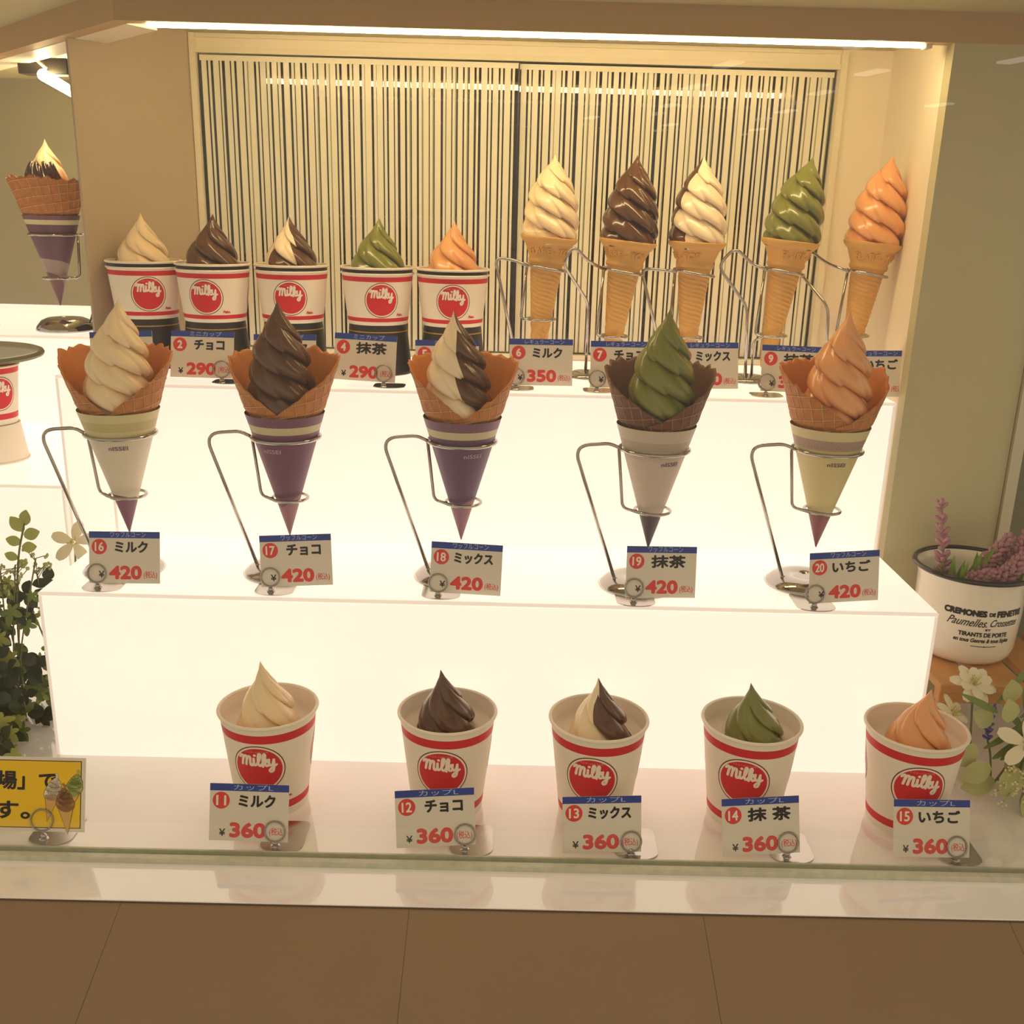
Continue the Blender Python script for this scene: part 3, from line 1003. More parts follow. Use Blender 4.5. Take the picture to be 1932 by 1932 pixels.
def make_holder(k, loc, m, u, lab, zs, wide=0.042, deep=0.052, rr=0.0098):
    """plate on the surface zs, little round stem, two rings that pinch the card at u"""
    c = Vector(loc) + m @ Vector((u, -0.0012, -CH / 2 + (0.0105 if k != 99 else 0.0115)))
    t = thing('card_holder', lab, 'card holder', (c.x, c.y, zs), 'metal card holders')
    y0, xo = 0.002, (0.006 if u > 0 else 0.003)
    b = MB()
    pl = []
    for i in range(13):
        a = pi + pi * i / 12
        pl.append((xo + wide / 2 * cos(a), y0 + wide * 0.30 * sin(a)))
    r = 0.007
    for cx, cy, a0 in ((xo + wide / 2 - r, y0 + deep * 0.75 - r, 0), (xo - wide / 2 + r, y0 + deep * 0.75 - r, pi / 2)):
        for i in range(6):
            a = a0 + pi / 2 * i / 5
            pl.append((cx + r * cos(a), cy + r * sin(a)))
    b.prism(pl, 0.0004, 0.0014)
    b.build('plate', 'brushed steel', t, smooth=False)
    h = c.z - zs
    b = MB(); b.ball((0, 0, 0.0040), 0.0030, 14, 8); b.lathe([(0.0045, 0.0014), (0.004, 0.0022), (0.0015, 0.003)], 14)
    b.tube([(0, 0, 0.004), (0, -0.0005, max(0.005, h - rr + 0.0004))], 0.0012, 8)
    b.build('stem', 'chrome', t)
    b = MB()
    for dy in (-0.0004, 0.0028):
        pts = []
        for i in range(36):
            a = 2 * pi * i / 36
            q = m @ Vector((rr * cos(a), dy, rr * sin(a)))
            pts.append((q.x, q.y, q.z + h))
        b.tube(pts, 0.00085, 8, closed=True)
    b.build('ring_clip', 'ring steel', t)
    return t


for k in range(1, 21):
    t, m = make_card(k)
    zs = [H2, H2, 0.0, H1][(k - 1) // 5]
    make_holder(k, t.location, m, RINGU[k], 'steel holder with ring clip gripping card %d before the %s %s' % (k, FWORD[FLN[(k - 1) % 5]], ['mini cup', 'wafer cone', 'large cup', 'waffle cone'][(k - 1) // 5]), zs,
                wide=0.042 if k > 10 else 0.038, deep=0.052 if k > 10 else 0.03)


# ------------------------------------------------------------------ paper cups
def frustum_fn(zb, rb, zt, rt, phi, zc):
    def fn(u, v, l):
        z = zc + v
        r = rb + (rt - rb) * (z - zb) / (zt - zb)
        a = phi + u / r
        return ((r + 0.0002 + l) * cos(a), (r + 0.0002 + l) * sin(a), z)
    return fn


def cup_logo(name, parent, fn, R):
    b = MB()
    put_disc(b, 0, 0, R, fn, 2, 0.0, 48, r0=R * 0.955)
    put_disc(b, 0, 0, R * 0.958, fn, 1, 0.00002, 48, r0=R * 0.885)
    put_disc(b, 0, 0, R * 0.89, fn, 0, 0.00004, 48, rings=6)
    put_milky(b, fn, 0.0, R * 0.30, R * 1.36, 1, 0.0002)
    put_text(b, 'ミルキーはママの味', 0, R * 0.745, R * 0.86, R * 0.10, fn, 3, off=0.00025)
    return b.build(name, ['cup red', 'print white', 'print maroon', 'print pink'], parent, smooth=False)


def torus(mb, R, r, z, seg=72, rs=10, mi=0):
    prof = [(R + r * cos(2 * pi * i / rs), z + r * sin(2 * pi * i / rs)) for i in range(rs + 1)]
    mb.lathe(prof, seg, mi=mi)


CUPH, CRT, CRB = 0.1091, 0.0486, 0.0364
FCUP = [(-0.2377, 0.9248), (-0.0548, 0.9235), (0.0989, 0.9165), (0.2546, 0.9182), (0.4202, 0.9128)]
FLOGO = [(-0.2396, 0.0691), (-0.0581, 0.0649), (0.0899, 0.0608), (0.2399, 0.0619), (0.4130, 0.0556)]
FTIP = [(-0.0045, 0.160), (-0.007, 0.1559), (-0.0034, 0.1546), (-0.0067, 0.1519), (0.0067, 0.1522)]
ORD = ['first', 'second', 'third', 'fourth', 'fifth']
for i, (x, y) in enumerate(FCUP):
    fl = FLN[i]
    t = thing('ice_cream_cup', 'large red banded paper cup with %s swirl, behind card %d' % (FWORD[fl], 11 + i), 'ice cream cup', (x, y, 0), 'large cups along the counter')
    b = MB()
    zr = CUPH - 0.003
    rad = lambda z: CRB + (CRT - CRB) * z / zr
    zz = [0.0, 0.0085, 0.0175, 0.0895, 0.0990, zr]
    b.lathe([(0.0, 0.004), (CRB - 0.002, 0.004), (CRB - 0.0012, 0.0), (CRB, 0.0)] + [(rad(z), z) for z in zz[1:]], 72, mis=[0, 0, 0, 0, 1, 0, 1, 0])
    b.build('cup_wall', ['cup board', 'cup red'], t, angle=40)
    b = MB(); torus(b, CRT + 0.0006, 0.0018, zr + 0.001)
    b.build('rim', 'cup board', t)
    b = MB(); b.lathe([(rad(zr) - 0.0008, zr), (rad(0.092) - 0.0008, 0.092), (rad(0.09) - 0.003, 0.0895), (0.0, 0.090)], 64)
    b.build('lining', 'cup lining' if fl != 'berry' else FLAV['berry'] if 0 else 'cup lining', t)
    phi = atan2(-0.044, FLOGO[i][0] + (-0.0 if 1 else 0) - x)
    for dphi in (0, 2 * pi / 3, -2 * pi / 3):
        cup_logo('logo', t, frustum_fn(0, CRB, zr, CRT, phi + dphi, 0.0605), 0.0268)
    b = MB()
    put_text(b, 'Peko.', 0.0, 0, 0.0085, 0.0036, frustum_fn(0, CRB, zr, CRT, phi + 0.70, 0.024), 0, bold=0.00025, off=0.0001, shear=0.2)
    b.build('small_print', 'cup red', t, smooth=False)
    b = MB()
    sx = [0.002, 0.0, 0.002, 0.002, 0.001][i]
    tx, tz = FTIP[i]
    swirl(b, tz - 0.086, KISS, n=4, amp=0.36, twist=0.62, teeth=0.07, nt=5, th=120, zn=90, tip=(tx - sx, 0.0), mix=((0.74, 0.5) if fl == 'mix' else None), seed=i, phase=[0.1, 0.45, 0.3, 0.7, 0.2][i], z0=0.0)
    b.build('soft_serve', flavour_mats(fl), t, loc=(sx, -0.006, 0.086))

# mini cups on black pedestals
KX = [(-0.4746, 1.335), (-0.3809, 1.317), (-0.2833, 1.33), (-0.1731, 1.33), (-0.0761, 1.33)]
KTIP = [(0.0006, 0.5799), (0.0041, 0.5817), (-0.001, 0.5814), (0.0035, 0.5823), (0.0019, 0.5802)]
KLOGO = [-0.4561, -0.3802, -0.2778, -0.1625, -0.0731]
ZB, ZM, ZR = 0.4505, 0.5135, 0.5205
for i, (x, y) in enumerate(KX):
    fl = FLN[i]
    p = thing('cup_pedestal', 'black paper cup turned upside down as a pedestal, gold line, %s from the left' % ORD[i], 'pedestal', (x, y, H2), 'black pedestals of the mini cups')
    hp = ZB - H2 - 0.0002
    rp = lambda z: 0.0440 + (0.0372 - 0.0440) * z / hp
    b = MB(); b.lathe([(0.0456, 0.0), (0.0458, 0.0022), (rp(0.003), 0.0034), (rp(hp - 0.009), hp - 0.009), (rp(hp - 0.0078), hp - 0.0078), (rp(hp) , hp), (rp(hp) - 0.001, hp), (0, hp - 0.002)], 64, mis=[0, 0, 0, 0, 0, 0, 0])
    b.build('pedestal_wall', 'pedestal black', p, angle=40)
    b = MB(); b.lathe([(rp(hp - 0.0092) + 0.0002, hp - 0.0092), (rp(hp - 0.0078) + 0.0002, hp - 0.0078)], 64)
    b.build('gold_line', 'gold line', p)
    t = thing('ice_cream_cup', 'mini paper cup on black pedestal, %s swirl on top' % FWORD[fl], 'ice cream cup', (x, y, ZB), 'mini cups on black pedestals')
    hb = ZM - ZB
    rk = lambda z: 0.0385 + (0.0455 - 0.0385) * z / hb
    b = MB()
    b.lathe([(0.0, 0.003), (0.0365, 0.003), (0.0373, 0.0), (rk(0), 0.0)] + [(rk(z), z) for z in (0.0045, 0.0095, 0.0545, 0.0605, hb)], 72, mis=[0, 0, 0, 0, 1, 0, 1, 0])
    b.build('cup_wall', ['cup board', 'cup red'], t, angle=40)
    b = MB(); torus(b, 0.0458, 0.0014, hb + 0.0005)
    b.build('rim', 'cup board', t)
    b = MB(); b.lathe([(0.0448, hb), (0.0452, ZR - ZB)], 64)
    b.build('inner_cup', 'pedestal black', t)
    b = MB(); torus(b, 0.0462, 0.0016, ZR - ZB + 0.0005); b.lathe([(0.0455, ZR - ZB + 0.001), (0.044, ZR - ZB - 0.004), (0.0, ZR - ZB - 0.005)], 64)
    b.build('inner_rim', 'cup board', t)
    phi = atan2(-0.042, KLOGO[i] - x)
    for dphi in (0, 2 * pi / 3, -2 * pi / 3):
        cup_logo('logo', t, frustum_fn(0, 0.0385, hb, 0.0455, phi + dphi, 0.0320), 0.0218)
    b = MB()
    put_text(b, 'Peko.', 0.0, 0, 0.0095, 0.0036, frustum_fn(0, 0.0385, hb, 0.0455, phi + 0.62, 0.0135), 0, bold=0.00022, off=0.0001, shear=0.2)
    b.build('small_print', 'cup red', t, smooth=False)
    b = MB()
    tx, tz = KTIP[i]
    swirl(b, tz - 0.514, MINI, n=4, amp=0.36, twist=0.72, teeth=0.07, nt=5, th=110, zn=80, tip=(tx, 0.0), mix=((0.73, 0.5) if fl == 'mix' else None), seed=20 + i, phase=[0.1, 0.2, 0.3, 0.6, 0.15][i])
    b.build('soft_serve', flavour_mats(fl), t, loc=(0, 0, 0.514 - ZB))


# ------------------------------------------------------------------ waffle cones on chrome stands
def waffle_cone(t, cocoa, zV, zTop, z_tip=0.0, seed=0, r_slope=0.292, theta0=-pi / 2 + 0.12, zlow=0.125, deep=0.55, flare=1.0):
    """rolled waffle sheet, open V at the front; local z from the sleeve tip"""
    rnd = random.Random(seed)
    jag = [rnd.uniform(-1, 1) for _ in range(90)]
    TH, ZN = 150, 26
    mb = MB(); inn = MB()
    mb.uv = []
    A0, A1 = theta0 - 0.30, theta0 + 2 * pi + 0.22
    rim = []
    rows_o, rows_i = [], []
    vo, uvo, vi = [], [], []
    for i in range(TH + 1):
        a = A0 + (A1 - A0) * i / TH
        d = abs(((a - theta0 + pi) % (2 * pi)) - pi)
        f = min(1.0, d / (pi * deep))
        zt = zV + (zTop - zV) * f ** 0.92 + 0.0045 * max(0.0, (d - pi * deep) / (pi * (1 - deep)))
        # overlapping flap ends slope down past the V
        if a < theta0:
            zt = zV + 0.001 - (theta0 - a) * 0.015
        if a > theta0 + 2 * pi:
            zt = zV + 0.0015 - (a - theta0 - 2 * pi) * 0.02
        q = i * 0.55
        ji = jag[int(q) % 90] * (1 - (q % 1)) + jag[(int(q) + 1) % 90] * (q % 1)
        edge = min(1, d / 0.8)
        zt += 0.0032 * ji * edge
        prog = i / TH
        lift = 0.0018 * (1 - prog) if a < theta0 + 0.6 else 0.0
        ov = 0.0012 - 0.0024 * prog     # spiral so the right flap lies over the left one
        for j in range(ZN + 1):
            s = j / ZN
            z = zlow + (zt - zlow) * s
            r = r_slope * z + ov
            ff = max(0, (z - 0.150)) / 0.055
            r *= 1 + 0.03 * flare * ff * ff
            r -= 0.0024 * min(1.0, max(0.0, (0.1465 - z) / 0.004))
            if d < 0.5:
                r -= 0.0
            r += 0.0005 * ji * s * edge
            # raised ribs
            U = a * 0.052 / 0.0132 + (z - zlow) / 0.0132 * 0.16 + i * 0
            V = (z - zlow) / 0.0132 - a * 0.052 / 0.0132 * 0.13
            pu = abs((U + 0.5) % 1 - 0.5); pv = abs((V + 0.5) % 1 - 0.5)
            rib = max(0.0, 1 - min(pu, pv) / 0.11)
            vo.append(((r + 0.0006 * rib) * cos(a), (r + 0.0006 * rib) * sin(a), z))
            uvo.append((U, V))
            vi.append(((r - 0.0022) * cos(a), (r - 0.0022) * sin(a), z - (0.0006 if j == ZN else 0)))
    n1 = ZN + 1
    fo = [(i * n1 + j, (i + 1) * n1 + j, (i + 1) * n1 + j + 1, i * n1 + j + 1) for i in range(TH) for j in range(ZN)]
    fi = [(q[3], q[2], q[1], q[0]) for q in fo]
    mb.add(vo, fo, 0); mb.uv += uvo
    mb.add(vi, fi, 1); mb.uv += uvo
    nb = len(vo)
    cap = []
    for i in range(TH):
        cap.append((i * n1 + ZN, (i + 1) * n1 + ZN, nb + (i + 1) * n1 + ZN, nb + i * n1 + ZN))
    for i in (0, TH):
        for j in range(ZN):
            q = (i * n1 + j, i * n1 + j + 1, nb + i * n1 + j + 1, nb + i * n1 + j)
            cap.append(q if i == 0 else q[::-1])
    for q in cap:
        mb.f.append(q); mb.mi.append(1)
    return mb.build('waffle', ['waffle cocoa' if cocoa else 'waffle gold', 'waffle inside cocoa' if cocoa else 'waffle inside'], t)


def cone_sleeve(t, material, zt=0.142, slope=0.292, gap=0.0014, print_mat='sleeve print dark', phi=-pi / 2 + 0.2, zc=0.104, letters=True):
    mb = MB(); mb.uv = []
    TH, ZN = 72, 40
    vs, fs = [], []
    for j in range(ZN + 1):
        z = 0.0006 + (zt - 0.0006) * j / ZN
        r = slope * z + gap * (0.3 + 0.7 * z / zt)
        for i in range(TH + 1):
            a = -pi / 2 + 2 * pi * i / TH + pi
            vs.append((r * cos(a), r * sin(a), z)); mb.uv.append((i / TH, z / zt))
    n1 = TH + 1
    fs = [(j * n1 + i, j * n1 + i + 1, (j + 1) * n1 + i + 1, (j + 1) * n1 + i) for j in range(ZN) for i in range(TH)]
    mb.add(vs, fs)
    mb.f.append(tuple(range(TH - 1, -1, -1))); mb.mi.append(0)
    s = mb.build('paper_sleeve', material, t)
    if letters:
        b = MB()
        fn = lambda u, v, l: ((slope * (zc + v) + gap + 0.0003 + l) * cos(phi + u / (slope * zc)), (slope * (zc + v) + gap + 0.0003 + l) * sin(phi + u / (slope * zc)), zc + v)
        put_text(b, 'nISSEI', 0, 0, 0.0190, 0.0046, fn, 0, bold=0.00012)
        b.build('printed_lettering', print_mat, s, smooth=False)
    return s


def ring_pts(r, z, cx=0, cy=0, a0=0, a1=2 * pi, n=48):
    return [(cx + r * cos(a0 + (a1 - a0) * i / n), cy + r * sin(a0 + (a1 - a0) * i / n), z) for i in range(n + 1)]


WR = 0.0020


def cone_stand(label, loc, base_r, dx, dy, foot, bend, hr, rz, rr, drop_x, rz2, rr2, cx2=0.0, group='chrome cone stands'):
    """loc = cone tip axis at the surface; everything relative to it (z from the surface)"""
    t = thing('cone_stand', label, 'cone stand', loc, group)
    b = MB()
    b.lathe([(0, 0.0), (base_r, 0.0), (base_r + 0.0006, 0.0012), (base_r * 0.96, 0.0042), (base_r * 0.80, 0.0092), (base_r * 0.62, 0.0112), (0.003, 0.0118), (0.0028, 0.0108), (0.0, 0.0108)], 64, dx, dy)
    b.v = [(q[0], q[1], q[2] * (1.75 if base_r > 0.0455 else 1)) for q in b.v]
    b.build('base', 'chrome', t)
    b = MB()
    z0 = 0.0085
    path = smooth_path([(foot[0], foot[1], z0), (bend[0], bend[1], bend[2]), (-rr - 0.012, -0.002, hr), (-rr * 0.99, -rr * 0.18, rz)], 0.024, 10)
    b.tube(path, WR, 10); b.tube([(foot[0], foot[1], z0), (foot[0], foot[1], z0 + 0.003)], 0.003, 10)
    b.build('post', 'chrome', t)
    b = MB(); b.tube(ring_pts(rr, rz, a0=pi * 1.08, a1=pi * 1.08 + 2 * pi * 0.93), WR, 10)
    b.build('upper_ring', 'chrome', t)
    b = MB()
    b.tube(smooth_path([(-rr - 0.0012, 0.004, rz - 0.001), (drop_x, 0.004, rz2 + 0.001), (cx2 - rr2 * 0.6, 0.0 - rr2 * 0.8, rz2)], 0.007, 6), WR * 0.92, 10)
    b.build('drop_wire', 'chrome', t)
    b = MB(); b.tube(ring_pts(rr2, rz2, cx2, 0, pi * 1.2, pi * 1.2 + 2 * pi * 0.95), WR * 0.92, 10)
    b.build('lower_ring', 'chrome', t)
    return t


TIPZ = 0.2385
WC = [(-0.4226, 1.0766), (-0.2433, 1.0799), (-0.0501, 1.079), (0.1592, 1.0648), (0.3519, 1.0827)]
WTIP = [(0.0119, 0.499), (-0.0026, 0.5001), (-0.0105, 0.4939), (0.0058, 0.5037), (0.006, 0.504)]
WV = [0.379, 0.384, 0.3845, 0.389, 0.389]
SLV = ['sleeve cream', 'sleeve purple', 'sleeve violet', 'sleeve grey', 'sleeve khaki']
SLW = ['cream white', 'purple', 'violet', 'pale grey', 'khaki']
LET = [0.25, -0.28, 0.42, 0.42, 0.05]
for i, (x, y) in enumerate(WC):
    fl = FLN[i]
    t = thing('soft_serve_cone', '%s swirl in %s waffle cone with %s sleeve' % (FWORD[fl], 'dark cocoa' if i == 3 else 'golden', SLW[i]), 'ice cream cone', (x, y, TIPZ), 'large waffle cones')
    b = MB()
    tx, tz = WTIP[i]
    zb = 0.370 - TIPZ
    sx = tx * 0.35
    swirl(b, tz - TIPZ - zb, TALL, n=3, twist=1.75, th=150, zn=130, tip=(tx - sx, 0), mix=((0.81, 0.50) if fl == 'mix' else None), seed=40 + i, phase=[0.1, 0.35, 0.2, 0.8, 0.5][i])
    b.build('soft_serve', flavour_mats(fl), t, loc=(sx, -0.004, zb))
    waffle_cone(t, i == 3, WV[i] - TIPZ, 0.4395 - TIPZ, seed=60 + i, theta0=-pi / 2 + [0.10, 0.02, 0.10, -0.05, 0.12][i])
    cone_sleeve(t, SLV[i], print_mat='sleeve print pale' if i in (1, 2) else 'sleeve print dark', phi=-pi / 2 + LET[i])
    cone_stand('chrome wire stand on round base holding the waffle cone with %s sleeve' % SLW[i], (x, y, H1), 0.044, -0.009, 0.0, (-0.036, -0.007), (-0.088, -0.003, 0.160), 0.163, 0.1585, 0.0372, -0.031, 0.0885, 0.0195, 0.002)

# left bay cone with chocolate sauce
x, y = -0.735, 1.67
t = thing('soft_serve_cone', 'waffle cone in plum sleeve with chocolate sauce, high on the left', 'ice cream cone', (x, y, 0.4257))
b = MB(); swirl(b, 0.118, TALL, n=3, twist=1.4, th=100, zn=80, tip=(0.002, 0)); b.v = [(q[0] * 0.95, q[1] * 0.95, q[2]) for q in b.v]
b.build('soft_serve', FLAV['milk'], t, loc=(0.0, 0, 0.138))
b = MB()
rnd = random.Random(4)
for k in range(11):
    a = -pi * 1.15 + k * 0.28 + rnd.uniform(-.08, .08)
    z1 = 0.222 - rnd.uniform(0, 0.010); z0 = z1 - rnd.uniform(0.012, 0.028)
    pts = []
    for j in range(6):
        z = z1 + (z0 - z1) * j / 5
        r = interp(TALL, (0.256 - z) / 0.118) * 0.93
        pts.append((r * cos(a + 0.25 * j / 5), r * sin(a + 0.25 * j / 5), z))
    b.tube(pts, 0.0045, 8, taper=lambda s: 0.75 + 0.5 * s); b.ball(pts[-1], 0.0055, 8, 6)
b.build('sauce', 'chocolate sauce', t)
waffle_cone(t, False, 0.185, 0.196, seed=9, theta0=pi / 2, zlow=0.125, deep=0.6, flare=1.5)
cone_sleeve(t, 'sleeve plum', phi=0.0, letters=False)
cone_stand('chrome wire stand on round base holding the cone high on the left', (x, y, H2), 0.046, 0.006, 0.0, (0.046, 0.0), (0.098, 0.0, 0.155), 0.155, 0.151, 0.0365, 0.032, 0.083, 0.0215, 0.0)
# that stand has its post on the right: mirror it
st = [o for o in COL.objects if o.get('label', '').startswith('chrome wire stand on round base holding the cone high')][0]
for ch in st.children:
    if ch.name.startswith(('post', 'drop_wire')):
        bpy.data.objects.remove(ch)
b = MB(); b.tube(smooth_path([(0.044, 0.0, 0.0085), (0.098, 0.0, 0.150), (0.05, 0, 0.152), (0.0362, -0.008, 0.151)], 0.02, 8), WR, 10)
b.build('post', 'chrome', st)
b = MB(); b.tube(smooth_path([(0.0378, 0.004, 0.150), (0.0345, 0.004, 0.084), (0.010, -0.018, 0.083)], 0.008, 6), WR, 10)
b.build('drop_wire', 'chrome', st)

# a cone cut off by the picture's edge, further left
t = thing('soft_serve_cone', 'waffle cone whose rim just reaches in at the far left edge', 'ice cream cone', (-0.885, 1.68, 0.43))
b = MB(); swirl(b, 0.115, TALL, n=3, twist=1.4, th=80, zn=60)
b.build('soft_serve', FLAV['milk'], t, loc=(0, 0, 0.138))
waffle_cone(t, False, 0.185, 0.200, seed=19, theta0=pi / 2, deep=0.6, flare=1.5)
cone_sleeve(t, 'sleeve plum', letters=False)
cone_stand('chrome wire stand of the cone cut by the far left edge', (-0.885, 1.68, H2), 0.046, -0.009, 0.0, (-0.036, 0), (-0.088, 0, 0.150), 0.155, 0.151, 0.0365, -0.031, 0.083, 0.0215)


# ------------------------------------------------------------------ wafer cones on tall chrome stands
def wafer_cone(t):
    mb = MB()
    prof = [(0.0, 0.0), (0.0065, 0.0), (0.0072, 0.003), (0.0198, 0.1225), (0.0206, 0.1265), (0.0232, 0.1285), (0.0240, 0.1320), (0.0228, 0.1350), (0.0295, 0.1510), (0.0305, 0.1515), (0.0350, 0.1560), (0.0366, 0.1600), (0.0358, 0.1608), (0.0335, 0.1585), (0.028, 0.148)]
    # subdivide the ribbed shank so its curved ribs are in the mesh
    TH = 144
    P = [prof[0], prof[1], prof[2]]
    for k in range(1, 151):
        s = k / 150
        P.append((0.0072 + (0.0198 - 0.0072) * s, 0.003 + 0.1195 * s))
    P += prof[4:]
    vs, rows = [], []
    for (r, z) in P:
        row = []
        for i in range(TH):
            a = 2 * pi * i / TH
            rr = r
            if 0.055 < z < 0.121:
                w = min(1, (z - 0.055) / 0.003, (0.121 - z) / 0.004)
                c = sin((z * 1150) + 6 * a + 2.0 * sin(2 * a))
                rr += 0.0010 * w * max(-0.5, min(0.6, 1.6 * c))
            elif 0.006 < z < 0.053:
                c = sin(4 * a + 1.0) * sin(z * 260) + sin(8 * a - z * 300)
                rr += 0.0007 * (1 if c > 0.35 else 0)
            row.append(len(vs)); vs.append((rr * cos(a), rr * sin(a), z))
        rows.append(row)
    fs = []
    for p, q in zip(rows, rows[1:]):
        for i in range(TH):
            j = (i + 1) % TH
            fs.append((p[i], p[j], q[j], q[i]))
    mb.add(vs, fs)
    return mb


def wafer_letters(t, phi):
    b = MB()
    def fn(u, v, l):
        z = 0.1432 + v
        r = 0.0228 + (0.0295 - 0.0228) * (z - 0.135) / 0.016
        return ((r + 0.00035 + l) * cos(phi + u / 0.0265), (r + 0.00035 + l) * sin(phi + u / 0.0265), z)
    put_text(b, 'FLARE - TOP', 0, 0, 0.060, 0.0078, fn, 0, bold=0.0003, off=0.0011, relief=0.0017)
    def fn2(u, v, l):
        z = 0.030 + v
        r = 0.0072 + 0.0126 * (z - 0.003) / 0.1195
        return ((r + 0.0005 + l) * cos(phi + 0.2 + u / r), (r + 0.0005 + l) * sin(phi + 0.2 + u / r), z)
    for k, ch in enumerate('CAKE'):
        put_text(b, ch, 0, 0.014 - k * 0.0095, 0.0048, 0.006, fn2, 0, bold=0.0002, off=0.0007, relief=0.0012)
    return b.build('embossed_lettering', 'wafer', t, smooth=False)


RC = [  # bottom x, lean, letter azimuth
    (0.0345, radians(4.0), 0.15, 0.4045), (0.1290, radians(5.6), -0.25, 0.4025), (0.2280, radians(1.2), -1.1, 0.4025), (0.3325, radians(5.6), 0.62, 0.4075), (0.4380, radians(5.2), 0.1, 0.4075)]
wm = wafer_cone(None)
wmesh = None
for i, (x, lean, az, zb) in enumerate(RC):
    fl = FLN[i]
    t = thing('soft_serve_cone', 'tall %s swirl on a plain wafer cone before the striped window' % FWORD[fl] if i < 4 else 'tall strawberry pink-orange swirl on a plain wafer cone by the niche wall', 'ice cream cone', (x, 1.31, zb), 'wafer cones')
    t.rotation_euler = (0, lean, 0)
    if wmesh is None:
        wo = wm.build('wafer', 'wafer', t); wmesh = wo.data
    else:
        wo = bpy.data.objects.new('wafer', wmesh); COL.objects.link(wo); wo.parent = t
    wafer_letters(wo, -pi / 2 + az)
    b = MB()
    swirl(b, [0.104, 0.108, 0.109, 0.108, 0.111][i], REG, n=3, twist=1.6, th=150, zn=124, tip=([-0.003, -0.004, -0.002, 0.008, 0.0015][i], 0), mix=((0.31, 0.345) if fl == 'mix' else None), seed=80 + i, phase=[0.1, 0.4, 0.25, 0.7, 0.5][i])
    b.build('soft_serve', flavour_mats(fl), t, loc=(0, 0, 0.1545))


def tall_stand(label, x, post, loop, ring_c, rr, drop, rz2, rr2, rc2, base, extra=None):
    """post = list of points up to the loop; all x/z absolute, y = 1.31"""
    t = thing('cone_stand', label, 'cone stand', (base[0], base[1], H2), 'chrome cone stands')
    L = lambda p: (p[0] - base[0], (p[2] if len(p) > 2 else 1.31) - base[1], p[1] - H2)
    b = MB(); br = 0.028
    b.lathe([(0, 0.0), (br, 0.0), (br + 0.0005, 0.001), (br * 0.9, 0.0048), (br * 0.7, 0.0072), (0.003, 0.009), (0.0, 0.009)], 56)
    b.build('base', 'chrome', t)
    b = MB(); b.tube(smooth_path([L(p) for p in post], 0.012, 8), WR, 10)
    b.build('post', 'chrome', t)
    cx, cz = ring_c
    b = MB(); b.tube([L((cx + rr * cos(a), cz - 0.004 * cos(a), 1.31 + rr * sin(a))) for a in [pi * 1.1 + 2 * pi * 0.93 * k / 44 for k in range(45)]], WR, 10)
    b.build('upper_ring', 'chrome', t)
    b = MB(); b.tube(smooth_path([L(p) for p in drop], 0.006, 6), WR * 0.9, 10)
    b.build('drop_wire', 'chrome', t)
    b = MB(); b.tube([L((rc2 + rr2 * cos(a), rz2, 1.31 + rr2 * sin(a))) for a in [pi * 1.15 + 2 * pi * 0.95 * k / 36 for k in range(37)]], WR * 0.9, 10)
    b.build('lower_ring', 'chrome', t)
    if extra:
        b = MB(); b.tube(smooth_path([L(p) for p in extra], 0.006, 6), WR * 0.9, 10)
        b.build('brace', 'chrome', t)
    return t


R0 = 0.0248
tall_stand('chrome wire stand of the cream white wafer cone', 0, [(0.012, 0.394), (-0.0225, 0.538), (0.005, 0.5345), (0.0195, 0.5285, 1.300)], None, (0.0431, 0.5268), R0,
           [(0.0185, 0.527), (0.0125, 0.462), (0.030, 0.4625, 1.295)], 0.4625, 0.0178, 0.0385, (0.030, 1.312))
tall_stand('chrome wire stand of the chocolate wafer cone, bent in a high loop', 0, [(0.1000, 0.394, 1.325), (0.0985, 0.484), (0.0615, 0.535, 1.265), (0.0735, 0.557, 1.262), (0.0940, 0.537, 1.275), (0.1170, 0.5265, 1.300)], None, (0.1408, 0.5248), R0,
           [(0.1162, 0.525), (0.1105, 0.4435), (0.128, 0.443, 1.295)], 0.443, 0.0178, 0.1330, (0.104, 1.325))
tall_stand('chrome wire stand of the two-tone wafer cone', 0, [(0.2050, 0.394), (0.1630, 0.529), (0.190, 0.5275), (0.2068, 0.5265, 1.300)], None, (0.2305, 0.5250), R0,
           [(0.2060, 0.525), (0.2040, 0.444), (0.216, 0.444, 1.295)], 0.444, 0.0178, 0.2290, (0.222, 1.312))
tall_stand('chrome wire stand of the green wafer cone, bent in a high loop', 0, [(0.3075, 0.394), (0.3019, 0.484), (0.2600, 0.534), (0.2795, 0.558), (0.3036, 0.537), (0.3205, 0.5315, 1.300)], None, (0.3444, 0.5298), R0,
           [(0.3200, 0.530), (0.3150, 0.4490), (0.330, 0.4490, 1.295)], 0.4490, 0.0178, 0.3370, (0.314, 1.325), extra=[(0.3190, 0.394, 1.325), (0.3140, 0.440, 1.312), (0.322, 0.449, 1.298)])
tall_stand('chrome wire stand of the pink-orange wafer cone, bent in a high loop', 0, [(0.4120, 0.394), (0.4055, 0.4863), (0.3720, 0.530, 1.35), (0.3850, 0.556, 1.352), (0.4040, 0.540, 1.335), (0.4245, 0.5315, 1.306)], None, (0.4490, 0.5298), R0,
           [(0.4245, 0.530), (0.4190, 0.4520), (0.436, 0.4520, 1.295)], 0.4520, 0.0178, 0.4420, (0.420, 1.325))


